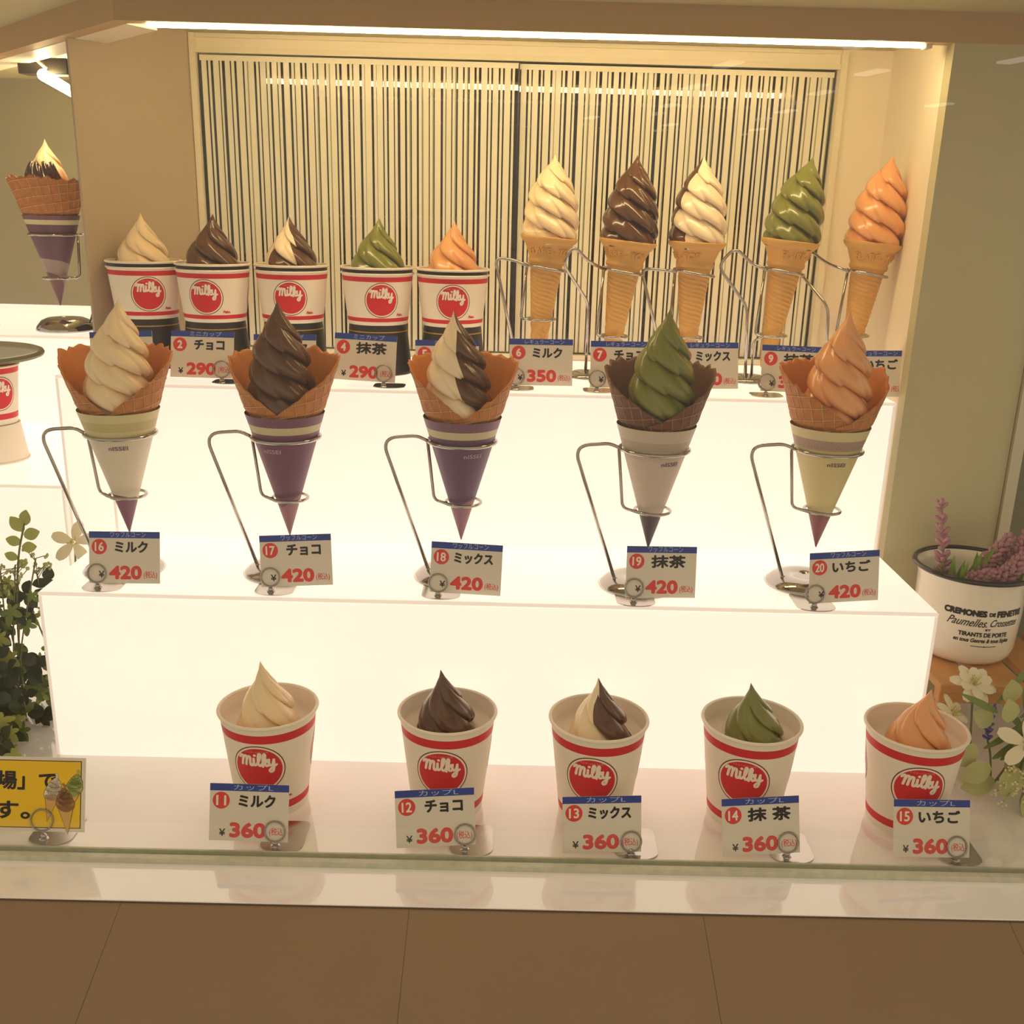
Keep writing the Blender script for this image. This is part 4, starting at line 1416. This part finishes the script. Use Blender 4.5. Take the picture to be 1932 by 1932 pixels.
# ------------------------------------------------------------------ yellow sign at the left
t = thing('sign_card', 'yellow sign with black border and small ice cream drawings on the counter, front left', 'sign', (-0.4955, 0.8500, 0.0465))
m = Matrix.Rotation(radians(2), 4, 'Z') @ Matrix.Rotation(-0.26, 4, 'X') @ Matrix.Rotation(0.02, 4, 'Y')
t.rotation_euler = m.to_euler()
SW, SH = 0.190, 0.0725
b = MB(); b.box(-SW / 2, SW / 2, -0.0003, 0.0003, -SH / 2, SH / 2)
b.build('card', 'paper white', t, smooth=False)
b = MB()
put_rect(b, -SW / 2 + 0.0035, SW / 2 - 0.0038, -SH / 2 + 0.0035, SH / 2 - 0.0030, flat, 1, 5e-5)
put_rect(b, -SW / 2 + 0.0043, SW / 2 - 0.0046, -SH / 2 + 0.0043, SH / 2 - 0.0038, flat, 0, 1e-4)
b.build('yellow_field', ['sign yellow', 'card black'], t, smooth=False)
b = MB()
put_text(b, '場」で', 0.0395, 0.0135, 0.0570, 0.0185, flat, 0, bold=0.0006, off=2e-4)
put_text(b, 'す。', 0.0260, -0.0155, 0.0340, 0.0175, flat, 0, bold=0.0006, off=2e-4)
b.build('lettering', 'card black', t, smooth=False)
for (u, v, s, mi, q) in ((0.064, 0.000, 1.0, 1, 0), (0.0835, 0.004, 1.0, 2, 1), (0.0765, -0.0105, 1.05, 3, 2)):
    b = MB()
    lean = [0.18, 0.22, -0.10][q]
    def fi(x, y, l, u=u, v=v, s=s, lean=lean, q=q):
        return flat(u + s * (x + lean * (y)), v + s * y, l + 2.2e-4 + q * 1.2e-4)
    def icon(dx, m0, gro, lift):
        for (yy, ww) in ((0.0135, 0.0028), (0.0100, 0.0052), (0.0062, 0.0070), (0.0022, 0.0082)):
            put_disc(b, 0, yy, (ww + gro), fi, m0[0], lift, 20)
        put_stroke(b, [(0, 0.014), (0.0008, 0.0185), (-0.0005, 0.020)], 0.0016 + gro, fi, m0[0], lift)
        b.add([fi(-0.0072 - gro, 0.0, lift), fi(0.0072 + gro, 0.0, lift), fi(0, -0.026 - gro * 2, lift)], [(0, 2, 1)], m0[1])
    icon(0, (4, 4), 0.0005, 0)
    icon(0, (0, 5), 0.0, 5e-5)
    for yy, ww in ((0.0115, 0.0042), (0.0078, 0.0062), (0.0038, 0.0076)):
        put_stroke(b, [(-ww, yy + 0.001), (0, yy - 0.0012), (ww, yy + 0.0002)], 0.00045, fi, 4, 8e-5)
    b.build('ice_cream_drawing', [['icon cream', 'icon green', 'icon brown'][q], 'icon cream', 'icon green', 'icon brown', 'seam dark', 'icon cone'], t, smooth=False)
c = Vector(t.location) + m @ Vector((0.0545, -0.0012, -SH / 2 + 0.0105))
CARDS[99] = None
CHs = CH
CH = SH
make_holder(99, t.location, m, 0.0545, 'flat steel card holder with ring clip gripping the yellow sign', 0.0, rr=0.0105)
CH = CHs

# ------------------------------------------------------------------ left bay: glass disc shelf, cup beneath
t = thing('glass_shelf', 'round grey glass shelf on a steel post at the left edge', 'glass shelf', (-0.770, 1.40, 0.0))
b = MB(); b.lathe([(0, 0.380), (0.108, 0.380), (0.110, 0.382), (0.110, 0.387), (0.108, 0.389), (0, 0.389)], 72)
b.build('disc', 'shelf glass', t, angle=40)
b = MB(); torus(b, 0.1098, 0.0042, 0.3845, rs=8)
b.build('disc_edge', 'grey green', t)
b = MB(); b.lathe([(0.03, HL + 0.0003), (0.03, HL + 0.004), (0.006, HL + 0.008), (0.006, 0.379), (0, 0.379)], 24, cx=-0.062)
b.build('post', 'chrome', t)
t = thing('ice_cream_cup', 'white paper cup with red bands at the left edge, beneath the round glass shelf', 'ice cream cup', (-0.711, 1.36, 0.2990))
b = MB(); zr = 0.0788; rad = lambda z: 0.0345 + (0.0425 - 0.0345) * z / zr
b.lathe([(0, 0.002), (0.0345, 0.0)] + [(rad(z), z) for z in (0.0075, 0.0155, 0.0695, 0.0770, zr)], 64, mis=[0, 0, 1, 0, 1, 0])
b.build('cup_wall', ['cup board', 'cup red'], t, angle=40)
b = MB(); torus(b, 0.0427, 0.0014, zr); b.build('rim', 'cup board', t)
cup_logo('logo', t, frustum_fn(0, 0.0345, zr, 0.0425, -0.72, 0.0435), 0.0235)
t = thing('cup_pedestal', 'white upturned paper cup under the red banded cup at the left edge', 'pedestal', (-0.711, 1.36, HL + 0.0002))
b = MB(); b.lathe([(0.0445, 0.0), (0.0445, 0.002), (0.043, 0.003), (0.037, 0.0515), (0.0, 0.0515)], 64)
b.build('pedestal_wall', 'cup board', t, angle=40)
t = thing('ice_cream_cup', 'cream tip rising above the round glass shelf at the left edge', 'ice cream cup', (-0.775, 1.40, 0.3892))
b = MB(); b.lathe([(0, 0.001), (0.025, 0.0), (0.032, 0.012), (0.030, 0.012), (0.0, 0.008)], 40); b.build('dish', 'cup board', t)
b = MB(); swirl(b, 0.040, KISS, th=80, zn=50, twist=0.6); b.build('soft_serve', FLAV['milk'], t, loc=(0, 0, 0.008))


# ------------------------------------------------------------------ plants
def leaf(mb, base, d, up, L, Wd, mi=0, fold=0.25, curl=0.3, n=6, shape='oval'):
    d = Vector(d).normalized(); up = Vector(up)
    s = d.cross(up); s = s.normalized() if s.length > 1e-6 else Vector((1, 0, 0))
    nn = s.cross(d).normalized()
    base = Vector(base)
    vs, fs = [], []
    for i in range(n + 1):
        t = i / n
        if shape == 'oval':
            w = Wd / 2 * sin(pi * min(1, 0.06 + t * 0.92)) ** 0.8
        elif shape == 'blade':
            w = Wd / 2 * min(1, 0.55 + t * 1.5) * (1 - t) ** 0.7 if t < 1 else 0
        else:   # petal
            w = Wd / 2 * sin(pi * min(1, 0.10 + t * 0.84)) ** 0.7 * (0.5 + 0.5 * t)
        c = base + d * (L * t) - nn * (curl * L * t * t)
        vs += [c - s * w + nn * (fold * w), c, c + s * w + nn * (fold * w)]
    for i in range(n):
        a = i * 3
        fs += [(a, a + 1, a + 4, a + 3), (a + 1, a + 2, a + 5, a + 4)]
    mb.add(vs, fs, mi)


def ivy_leaf(mb, c, nrm, R, spin, mi=0, lobes=5):
    nrm = Vector(nrm).normalized()
    a = Vector((0, 0, 1)); a = (a - nrm * a.dot(nrm)); a = a.normalized() if a.length > 1e-3 else Vector((1, 0, 0))
    bb = nrm.cross(a)
    n = 40
    vs = [Vector(c)]
    for i in range(n):
        t = 2 * pi * i / n
        k = abs(((t / (2 * pi) * lobes + 0.5) % 1) - 0.5) * 2     # 0 at lobe tip
        front = 0.75 + 0.25 * cos(t)
        r = R * (0.38 + 0.62 * (1 - k) ** 0.8) * front * (1 + 0.04 * (i % 2))
        x, y = r * cos(t + spin), r * sin(t + spin)
        vs.append(Vector(c) + a * x + bb * y - nrm * (0.35 * r * r / R) + nrm * (0.10 * R * (1 - k)))
    mb.add(vs, [(0, 1 + i, 1 + (i + 1) % n) for i in range(n)], mi)


def blossom(parent, c, nrm, R, petals=5, m='petal white', seed=0, cup=0.2, layers=1, name='blossom'):
    rnd = random.Random(seed)
    nrm = Vector(nrm).normalized()
    a = nrm.orthogonal().normalized(); bb = nrm.cross(a)
    mb = MB()
    for ly in range(layers):
        for k in range(petals):
            t = 2 * pi * (k + ly * 0.5) / petals + rnd.uniform(-.1, .1)
            d = a * cos(t) + bb * sin(t) + nrm * (cup + 0.35 * ly)
            leaf(mb, Vector(c) + d * R * 0.08, d, nrm, R * (1 - 0.2 * ly) * rnd.uniform(.9, 1.1), R * (1.6 / petals + 0.45), 0, fold=-0.15, curl=0.25, shape='petal')
    o = mb.build(name, m, parent)
    s = MB()
    for k in range(14):
        t = rnd.uniform(0, 2 * pi); rr = rnd.uniform(0, .16) * R
        q = Vector(c) + (a * cos(t) + bb * sin(t)) * rr
        e = q + nrm * R * rnd.uniform(.25, .42) + (a * cos(t) + bb * sin(t)) * rr * 1.2
        s.tube([q, e], 0.0004, 5); s.ball(e, 0.0009, 6, 4)
    s.build('stamens', 'pollen', o)
    return o


def spike(parent, path, m, n=34, blen=0.006, bw=0.0026, seed=0, name='flower_spike', stem=True, spread=0.9):
    rnd = random.Random(seed)
    P = catmull(path, 8)
    mb = MB()
    for k in range(n):
        t = k / (n - 1)
        i = min(len(P) - 2, int(t * (len(P) - 1)))
        p = P[i].lerp(P[i + 1], t * (len(P) - 1) - i)
        ax = (P[i + 1] - P[i]).normalized()
        a = ax.orthogonal().normalized(); bb = ax.cross(a)
        an = k * 2.4 + rnd.uniform(-.3, .3)
        d = (a * cos(an) + bb * sin(an)) * spread + ax * 0.8
        d.normalize()
        L = blen * (1.15 - 0.55 * t) * rnd.uniform(.8, 1.15)
        pts = [p, p + d * L * 0.35, p + d * L * 0.75, p + d * L]
        mb.tube(pts, bw / 2, 6, taper=lambda s: [0.5, 1.0, 1.15, 0.5][min(3, int(s * 3.01))])
    mb.ball(P[-1], bw * 0.6, 6, 5)
    if stem:
        mb.tube(P, bw * 0.28, 6)
    return mb.build(name, m, parent)


# ivy and sprigs at the left end of the lower box
rnd = random.Random(31)
ivy = t = thing('ivy_plant', 'dark and light green artificial ivy bunch beside the lower glowing box', 'artificial plant', (-0.56, 1.02, 0.0))
dk, md, lt = MB(), MB(), MB()
stm = MB()
anchors = []
for k in range(22):
    x0 = rnd.uniform(-0.075, 0.012); y0 = rnd.uniform(-0.03, 0.09)
    hgt = rnd.uniform(0.05, 0.15) if k % 3 else rnd.uniform(0.12, 0.2)
    pts = [(x0, y0 + 0.02, 0.004), (x0 + rnd.uniform(-.02, .015), y0, hgt * 0.5), (x0 + rnd.uniform(-.03, .022), y0 - rnd.uniform(0, .03), hgt)]
    if k % 4 == 0:
        pts.append((pts[-1][0] + rnd.uniform(-.02, .02), pts[-1][1] - 0.03, hgt * 0.7))
    pts = [(min(p[0], 0.052), p[1], p[2]) for p in pts]
    P = catmull(pts, 5)
    stm.tube(P, 0.0011, 6)
    anchors += P
stm.build('stems', 'stem green', t)
for k in range(430):
    p = rnd.choice(anchors)
    q = Vector(p) + Vector((rnd.uniform(-.026, .030), rnd.uniform(-.035, .016), rnd.uniform(-.022, .022)))
    q.x = min(q.x, 0.040); q.z = max(q.z, 0.014)
    nr = Vector((rnd.uniform(-.5, .5), -1, rnd.uniform(-.2, .9)))
    R = rnd.uniform(.011, .0195)
    tgt = dk if rnd.random() < 0.42 else (md if rnd.random() < 0.6 else lt)
    if tgt is dk:
        an = rnd.uniform(0, 6.28)
        for j in range(3):
            d = Vector((cos(an + j * 2.0), -0.35, sin(an + j * 2.0)))
            leaf(tgt, q, d, nr, R * 1.15, R * 0.85, 0, fold=0.15, curl=0.25)
    else:
        ivy_leaf(tgt, q, nr, R, rnd.uniform(-.8, .8) + pi)
for k in range(7):
    q = Vector((rnd.uniform(-.04, .038), rnd.uniform(-.06, -.02), rnd.uniform(0.012, 0.05)))
    ivy_leaf(lt, q, (rnd.uniform(-.4, .4), -1, 0.9), rnd.uniform(.016, .022), rnd.uniform(0, 6), lobes=4)
dk.build('dark_leaves', 'leaf dark', t); md.build('green_leaves', 'leaf mid', t); lt.build('pale_leaves', 'leaf light', t)
blossom(t, (-0.026, -0.03, 0.072), (0, -1, 0.3), 0.014, m='petal pink', seed=3)

t = thing('leaf_sprig', 'pale green round leafed sprig rising above the ivy beside the glowing box', 'artificial plant', (-0.565, 1.075, 0.002))
b = MB(); P = catmull([(0, 0, 0.0), (0.004, 0.0, 0.12), (0.014, 0, 0.20), (0.026, 0, 0.245)], 8); b.tube(P, 0.0012, 6); b.build('stem', 'stem green', t)
b = MB()
for (px, pz, dx, dz, L) in ((0.026, 0.243, 0.25, 1, .019), (0.024, 0.236, -0.55, 0.8, .021), (0.024, 0.230, 1, 0.35, .020), (0.020, 0.222, -1, 0.3, .017), (0.020, 0.216, 1, 0.15, .018), (0.014, 0.203, -0.9, .4, .015), (0.012, 0.196, 0.9, 0.2, .014)):
    leaf(b, (px, 0, pz), (dx, -0.15, dz), (0, -1, 0.2), L, L * 0.72, fold=0.1, curl=0.05)
b.build('leaves', 'leaf light', t)
b, bd = MB(), MB()
for k in range(5):
    x1 = -0.035 + k * 0.021 + rnd.uniform(-.006, .006); z1 = rnd.uniform(0.175, 0.235)
    P = catmull([(0.0, 0.0, 0.0), (x1 * 0.4, 0, 0.1), (x1, 0, z1)], 7); b.tube(P, 0.0009, 6)
    for j in range(9):
        q = Vector((x1, 0, z1 - 0.003 * j)) + Vector((rnd.uniform(-.016, .016), rnd.uniform(-.01, .01), rnd.uniform(-.004, .012)))
        b.tube([Vector((x1, 0, z1 - 0.004 * j)), q], 0.0005, 5)
        for w in range(3):
            bd.ball(q + Vector((rnd.uniform(-.003, .003), rnd.uniform(-.003, .003), rnd.uniform(-.002, .003))), 0.0016, 6, 5, sz=1.4)
sp = b.build('bud_sprig', 'stem green', ivy, loc=(-0.015, 0.05, 0.002)); bd.build('buds', 'leaf pale', sp)
t = thing('artificial_flower', 'pale cream blossom behind the left end of the lower glowing box', 'artificial flower', (-0.532, 1.166, 0.002))
b = MB(); b.tube(catmull([(0, 0, 0), (0.0, 0, 0.1), (0.006, 0, 0.188)]), 0.0012, 6); b.build('stem', 'stem green', t)
blossom(t, (0.006, -0.002, 0.193), (0.2, -1, 0.5), 0.024, m='petal white', seed=5, layers=1)
t = thing('artificial_flower', 'greyish slender leaved stem at the left edge above the ivy', 'artificial flower', (-0.655, 1.175, 0.002))
b = MB(); b.tube(catmull([(0, 0, 0), (0.004, 0, 0.12), (0.012, 0, 0.232)]), 0.0012, 6); b.build('stem', 'stem green', t)
b = MB()
for k in range(10):
    leaf(b, (0.004 + 0.0008 * k, 0, 0.14 + 0.0095 * k), (1 if k % 2 else -1, -0.3, 0.75), (0, -1, 0.2), 0.030, 0.007, fold=0.2, curl=0.2)
b.build('leaves', 'leaf pale', t)

# wooden pallet at the right
t = thing('wooden_pallet', 'small honey coloured slatted wooden stand under the white pot', 'wooden stand', (0.60, 1.10, 0.0))
for k, x0 in enumerate((-0.113, -0.058, -0.003, 0.052)):
    b = MB(); b.box(x0, x0 + 0.043, -0.085, 0.07, 0.0945, 0.104, bev=0.001); b.build('slat', 'pallet wood', t, smooth=False)
for y0 in (-0.078, 0.048):
    b = MB(); b.box(-0.110, 0.10, y0, y0 + 0.014, 0.078, 0.094, bev=0.001); b.build('cross_bar', 'pallet wood', t, smooth=False)
for x0, y0 in ((-0.108, -0.077), (0.085, -0.077), (-0.108, 0.049), (0.085, 0.049)):
    b = MB(); b.box(x0, x0 + 0.014, y0, y0 + 0.012, 0.0005, 0.0775, bev=0.001); b.build('leg', 'pallet wood', t, smooth=False)
# enamel pot
PX, PY, PZ = 0.5490, 1.112, 0.1043
t = thing('enamel_pot', 'white enamel pot with black rim and French lettering', 'pot', (PX, PY, PZ))
b = MB(); PH = 0.1075; PK = 1.075
b.lathe([(0, 0.0), (0.038, 0.0), (0.0455, 0.003), (0.0500, 0.009), (0.0525, 0.018), (0.0548, 0.06), (0.0555, PH - 0.012), (0.0585, PH - 0.005), (0.0600, PH), (0.0590, PH + 0.0006), (0.0560, PH - 0.004), (0.0530, PH - 0.012), (0.0520, 0.055), (0, 0.05)], 96)
b.v = [(q[0] * PK, q[1] * PK, q[2]) for q in b.v]
b.build('pot_wall', 'enamel white', t, angle=60)
b = MB(); torus(b, 0.0603 * PK, 0.0030, PH, 96); b.build('rim', 'enamel black', t)


def potfn(u, v, l):
    z = 0.0495 + v
    r = PK * interp([(0, 0.0455), (0.009, 0.0500), (0.018, 0.0525), (0.06, 0.0548), (0.0955, 0.0555)], z)
    a = -pi / 2 - 0.17 + u / r
    return ((r + 0.0002 + l) * cos(a), (r + 0.0002 + l) * sin(a), z)


b = MB()
put_text(b, 'CREMONES', -0.0175, 0.0200, 0.046, 0.0080, potfn, 0, bold=0.0007, off=0.00015)
put_text(b, 'DE', 0.0115, 0.0195, 0.0072, 0.0048, potfn, 0, bold=0.0004, off=0.00015)
put_text(b, 'FENETRE', 0.0345, 0.0200, 0.0355, 0.0080, potfn, 0, bold=0.0007, off=0.00015)
for sx0, sx1 in ((-0.0405, 0.0055), (0.0168, 0.0522)):      # slab feet of the display letters
    pass
put_text(b, 'Paumelles.', -0.0140, 0.0085, 0.043, 0.0098, potfn, 0, shear=0.55, bold=0.0001, off=0.00015)
put_text(b, 'Crossettes', 0.0295, 0.0090, 0.037, 0.0090, potfn, 0, shear=0.55, bold=0.0001, off=0.00015)
put_text(b, 'ET', 0.0095, 0.0005, 0.0062, 0.0026, potfn, 0, bold=0.0002, off=0.00015)
put_text(b, 'TIRANTS DE PORTE', 0.0065, -0.0060, 0.0560, 0.0056, potfn, 0, bold=0.00030, off=0.00015)
put_text(b, 'en tous Genres & tous Styles', 0.0065, -0.0140, 0.0640, 0.0066, potfn, 0, shear=0.2, bold=0.00022, off=0.00015)
put_stroke(b, [(-0.006, -0.0205), (0.008, -0.0208), (0.022, -0.0205)], 0.0008, potfn, 0, off=0.00015)
put_disc(b, 0.0085, -0.0207, 0.0009, potfn, 0, 0.0002, 12)
b.build('printed_lettering', 'card black', t, smooth=False)
# lavender in the pot
t = thing('lavender_plant', 'mauve artificial lavender with bright green leaves growing out of the white pot', 'artificial plant', (PX, PY, PZ + 0.052))
b = MB(); b.lathe([(0, 0.012), (0.0500, 0.0085)], 40); b.build('soil', 'leaf dark', t)
spike(t, [(-0.040, -0.012, 0.034), (-0.044, -0.012, 0.075), (-0.055, -0.012, 0.134)], 'lavender mauve', n=34, blen=0.0150, bw=0.0046, seed=1)
spike(t, [(-0.010, -0.030, 0.030), (0.012, -0.034, 0.052), (0.038, -0.034, 0.080)], 'lavender mauve', n=60, blen=0.0135, bw=0.0050, seed=2)
spike(t, [(0.015, -0.020, 0.032), (0.030, -0.022, 0.060), (0.055, -0.022, 0.078)], 'lavender mauve', n=50, blen=0.0135, bw=0.0050, seed=3)
spike(t, [(-0.012, -0.008, 0.035), (0.004, -0.010, 0.050), (0.020, -0.008, 0.062)], 'lavender mauve', n=44, blen=0.0125, bw=0.0048, seed=4)
spike(t, [(0.016, -0.034, 0.044), (0.030, -0.036, 0.064), (0.046, -0.034, 0.076)], 'lavender mauve', n=44, blen=0.0125, bw=0.0048, seed=6)
spike(t, [(0.004, 0.0, 0.040), (0.016, -0.006, 0.068), (0.034, -0.006, 0.092)], 'lavender mauve', n=54, blen=0.0140, bw=0.0050, seed=7)
spike(t, [(0.028, -0.004, 0.040), (0.040, -0.010, 0.070), (0.052, -0.010, 0.100)], 'lavender mauve', n=54, blen=0.0140, bw=0.0050, seed=8)
spike(t, [(-0.022, -0.024, 0.036), (-0.012, -0.030, 0.050), (0.006, -0.034, 0.058)], 'lavender mauve', n=50, blen=0.0130, bw=0.0048, seed=9)
b = MB()
rnd = random.Random(12)
for (x, y, dx, dz, L) in ((-0.045, -0.012, -0.25, 1, .042), (-0.040, -0.018, -0.08, 1, .050), (-0.036, -0.022, 0.1, 1, .046), (-0.030, -0.026, 0.05, 1, .044), (-0.012, -0.006, 0.4, 1, .066), (-0.018, -0.010, 0.25, 1, .056), (0.002, 0.0, -0.1, 1, .050), (-0.018, -0.040, -0.5, .8, .020), (-0.010, -0.042, 0.5, .9, .024), (0.012, -0.040, 0.3, .9, .022), (0.022, -0.038, 0.35, .9, .022), (0.046, -0.022, 0.3, 1, .038), (0.034, -0.026, 0.35, .9, .032), (-0.034, 0.002, -0.3, 1, .052), (-0.026, -0.030, -0.2, 1, .040)):
    leaf(b, (x * 0.80, y * 0.82, 0.026 if y > -0.036 else 0.036), (dx, -0.12, dz), (0.2, -1, 0.1), L, 0.017, fold=0.3, curl=-0.05, shape='blade', n=8)
b.build('leaves', 'leaf grass', t)

# flowers in front of the pallet, right
t = thing('flower_bouquet', 'white blossoms with pale leaves lying on the counter at the right edge', 'artificial flowers', (0.520, 0.985, 0.0))
blossom(t, (0.028, -0.050, 0.078), (-0.15, -1, 0.45), 0.026, m='petal white', seed=11, petals=5)
blossom(t, (0.056, -0.045, 0.100), (0.3, -1, 0.5), 0.022, m='petal white', seed=12, petals=5)
blossom(t, (0.075, -0.060, 0.045), (-0.4, -1, 0.2), 0.024, m='petal white', seed=13, petals=5)
lf = MB(); st_ = MB()
rnd = random.Random(77)
for (x, y, z, dx, dz, L, Wd) in ((0.012, -0.040, 0.098, -0.3, 1, .030, .020), (-0.012, -0.03, 0.062, -0.9, -.5, .034, .024), (0.0, -0.04, 0.045, -1, -.3, .036, .024), (0.022, -0.05, 0.050, -.4, -1, .034, .026), (0.05, -0.055, 0.052, .3, -1, .036, .026), (0.02, -0.02, 0.11, -.2, 1, .030, .022), (0.01, -0.035, 0.024, -1, -.05, .040, .024), (0.045, -0.055, 0.026, -.3, -.6, .032, .026), (0.075, -0.05, 0.075, .8, .3, .034, .026), (0.038, -0.045, 0.018, .2, -.4, .034, .026), (0.065, -0.05, 0.02, .6, -.2, .034, .026), (0.004, -0.02, 0.085, -.7, .5, .032, .022), (0.03, -.03, .03, .0, 1, .05, .03), (0.06, -.03, .03, .2, 1, .06, .034)):
    leaf(lf, (x, y, z), (dx, -0.35, dz), (0, -1, 0.3), L, Wd, fold=0.12, curl=0.15)
lf.build('leaves', 'leaf pale', t)
dkl = MB()
for k in range(16):
    leaf(dkl, (rnd.uniform(0.0, .085), -0.025 + rnd.uniform(-.01, .01), rnd.uniform(.04, .11)), (rnd.uniform(-1, 1), -0.2, rnd.uniform(.1, 1)), (0, -1, .3), rnd.uniform(.03, .055), 0.008, fold=0.2, curl=0.35)
dkl.build('slender_leaves', 'leaf mid', t)
for k in range(6):
    st_.tube(catmull([(0.03 + 0.004 * k, 0.0, 0.004), (0.03 + 0.006 * k, -0.03, 0.03), (0.02 + 0.011 * k, -0.045, 0.07)]), 0.0012, 6)
st_.build('stems', 'stem green', t)
b, bd = MB(), MB()
for k in range(16):
    q = Vector((0.000 + rnd.uniform(0, .036), -0.062 + rnd.uniform(-.008, .008), 0.030 + rnd.uniform(-.018, .026)))
    b.tube([Vector((0.034, -0.04, 0.03)), q], 0.0006, 5)
    for w in range(5):
        bd.ball(q + Vector((rnd.uniform(-.004, .004), rnd.uniform(-.004, .002), rnd.uniform(-.004, .004))), 0.0014, 6, 4)
b.build('bud_stems', 'leaf grass', t); bd.build('buds', 'petal cream', t)
for nm, (x, y, z), R, sd, lab in (('artificial_flower', (0.510, 0.990, 0.118), 0.022, 21, 'upright white blossom before the honey wooden stand'), ('artificial_flower', (0.490, 0.985, 0.085), 0.019, 22, 'white blossom half hidden by the pink-orange cup swirl')):
    t = thing(nm, lab, 'artificial flower', (x, y, 0.0005))
    b = MB(); b.tube(catmull([(0.012, -0.004, 0.0), (0.006, 0, z * 0.5), (0, 0, z - 0.002)]), 0.0014, 6); b.build('stem', 'stem green', t)
    blossom(t, (0, -0.001, z), (0.05 if sd == 21 else 0.5, -0.75, 1.0), R, petals=6, m='petal white', seed=sd, layers=2 if sd == 21 else 1)
for (pts, lab, sd, n) in (([(0.0, 0, 0.060), (-0.002, -0.002, 0.080), (-0.001, -0.003, 0.102)], 'thin violet flower spike among the white blossoms on the right', 31, 22), ([(0.048, 0.004, 0.105), (0.050, 0.004, 0.13), (0.055, 0.004, 0.155)], 'violet-blue flower spike at the right edge before the pot', 32, 46)):
    t = thing('artificial_flower', lab, 'artificial flower', (0.5265, 0.972, 0.0005))
    b = MB(); b.tube(catmull([(0.015, 0.004, 0.0), ((pts[0][0] + 0.015) / 2, 0.003, 0.04), pts[0]]), 0.0012, 6); b.build('stem', 'stem green', t)
    spike(t, pts, 'lavender blue', n=n, blen=0.007, bw=0.003, seed=sd)

# ------------------------------------------------------------------ dim things in the kitchen behind the window
b = MB(); b.tube([(-0.30, 1.9, 0.775), (0.42, 1.9, 0.775)], 0.003, 8)
tag(b.build('steel_rail', 'lamp housing'), 'pale horizontal rail behind the striped window', 'rail')
t = thing('steel_shelf', 'dark steel shelf unit in the dim kitchen behind the window', 'shelf', (0.0, 2.3, -0.2))
for z in (0.45, 0.75):
    b = MB(); b.box(-0.42, 0.8, -0.15, 0.15, z, z + 0.02); b.build('shelf_board', 'dark steel', t, smooth=False)
for x in (-0.42, -0.1, 0.3, 0.78):
    b = MB(); b.box(x, x + 0.02, -0.15, -0.13, 0.0, 1.25); b.build('upright', 'dark steel', t, smooth=False)
for (x, y, w, h, z, m_, lab, nm) in ((0.36, 1.75, 0.05, 0.17, 0.40, 'wood honey', 'honey coloured wooden board upright behind the right window pane', 'wooden_board'),
                                (0.30, 1.72, 0.012, 0.16, 0.40, 'wood honey', 'thin wooden slat behind the right window pane beside the board', 'wooden_board')):
    b = MB(); b.box(-w / 2, w / 2, -0.01, 0.01, 0, h, bev=0.002)
    tag(b.build(nm, m_, loc=(x, y, z), smooth=False), lab, 'board')
t = thing('kitchen_counter', 'pale kitchen worktop behind the window sill', 'worktop', (0, 1.75, -0.199))
b = MB(); b.box(-0.42, 0.9, -0.22, 0.18, 0.56, 0.60, bev=0.003); b.build('top', 'dim worktop', t, smooth=False)
b = MB(); b.box(-0.41, 0.88, -0.20, 0.16, 0.0, 0.559); b.build('body', 'dim worktop', t, smooth=False)
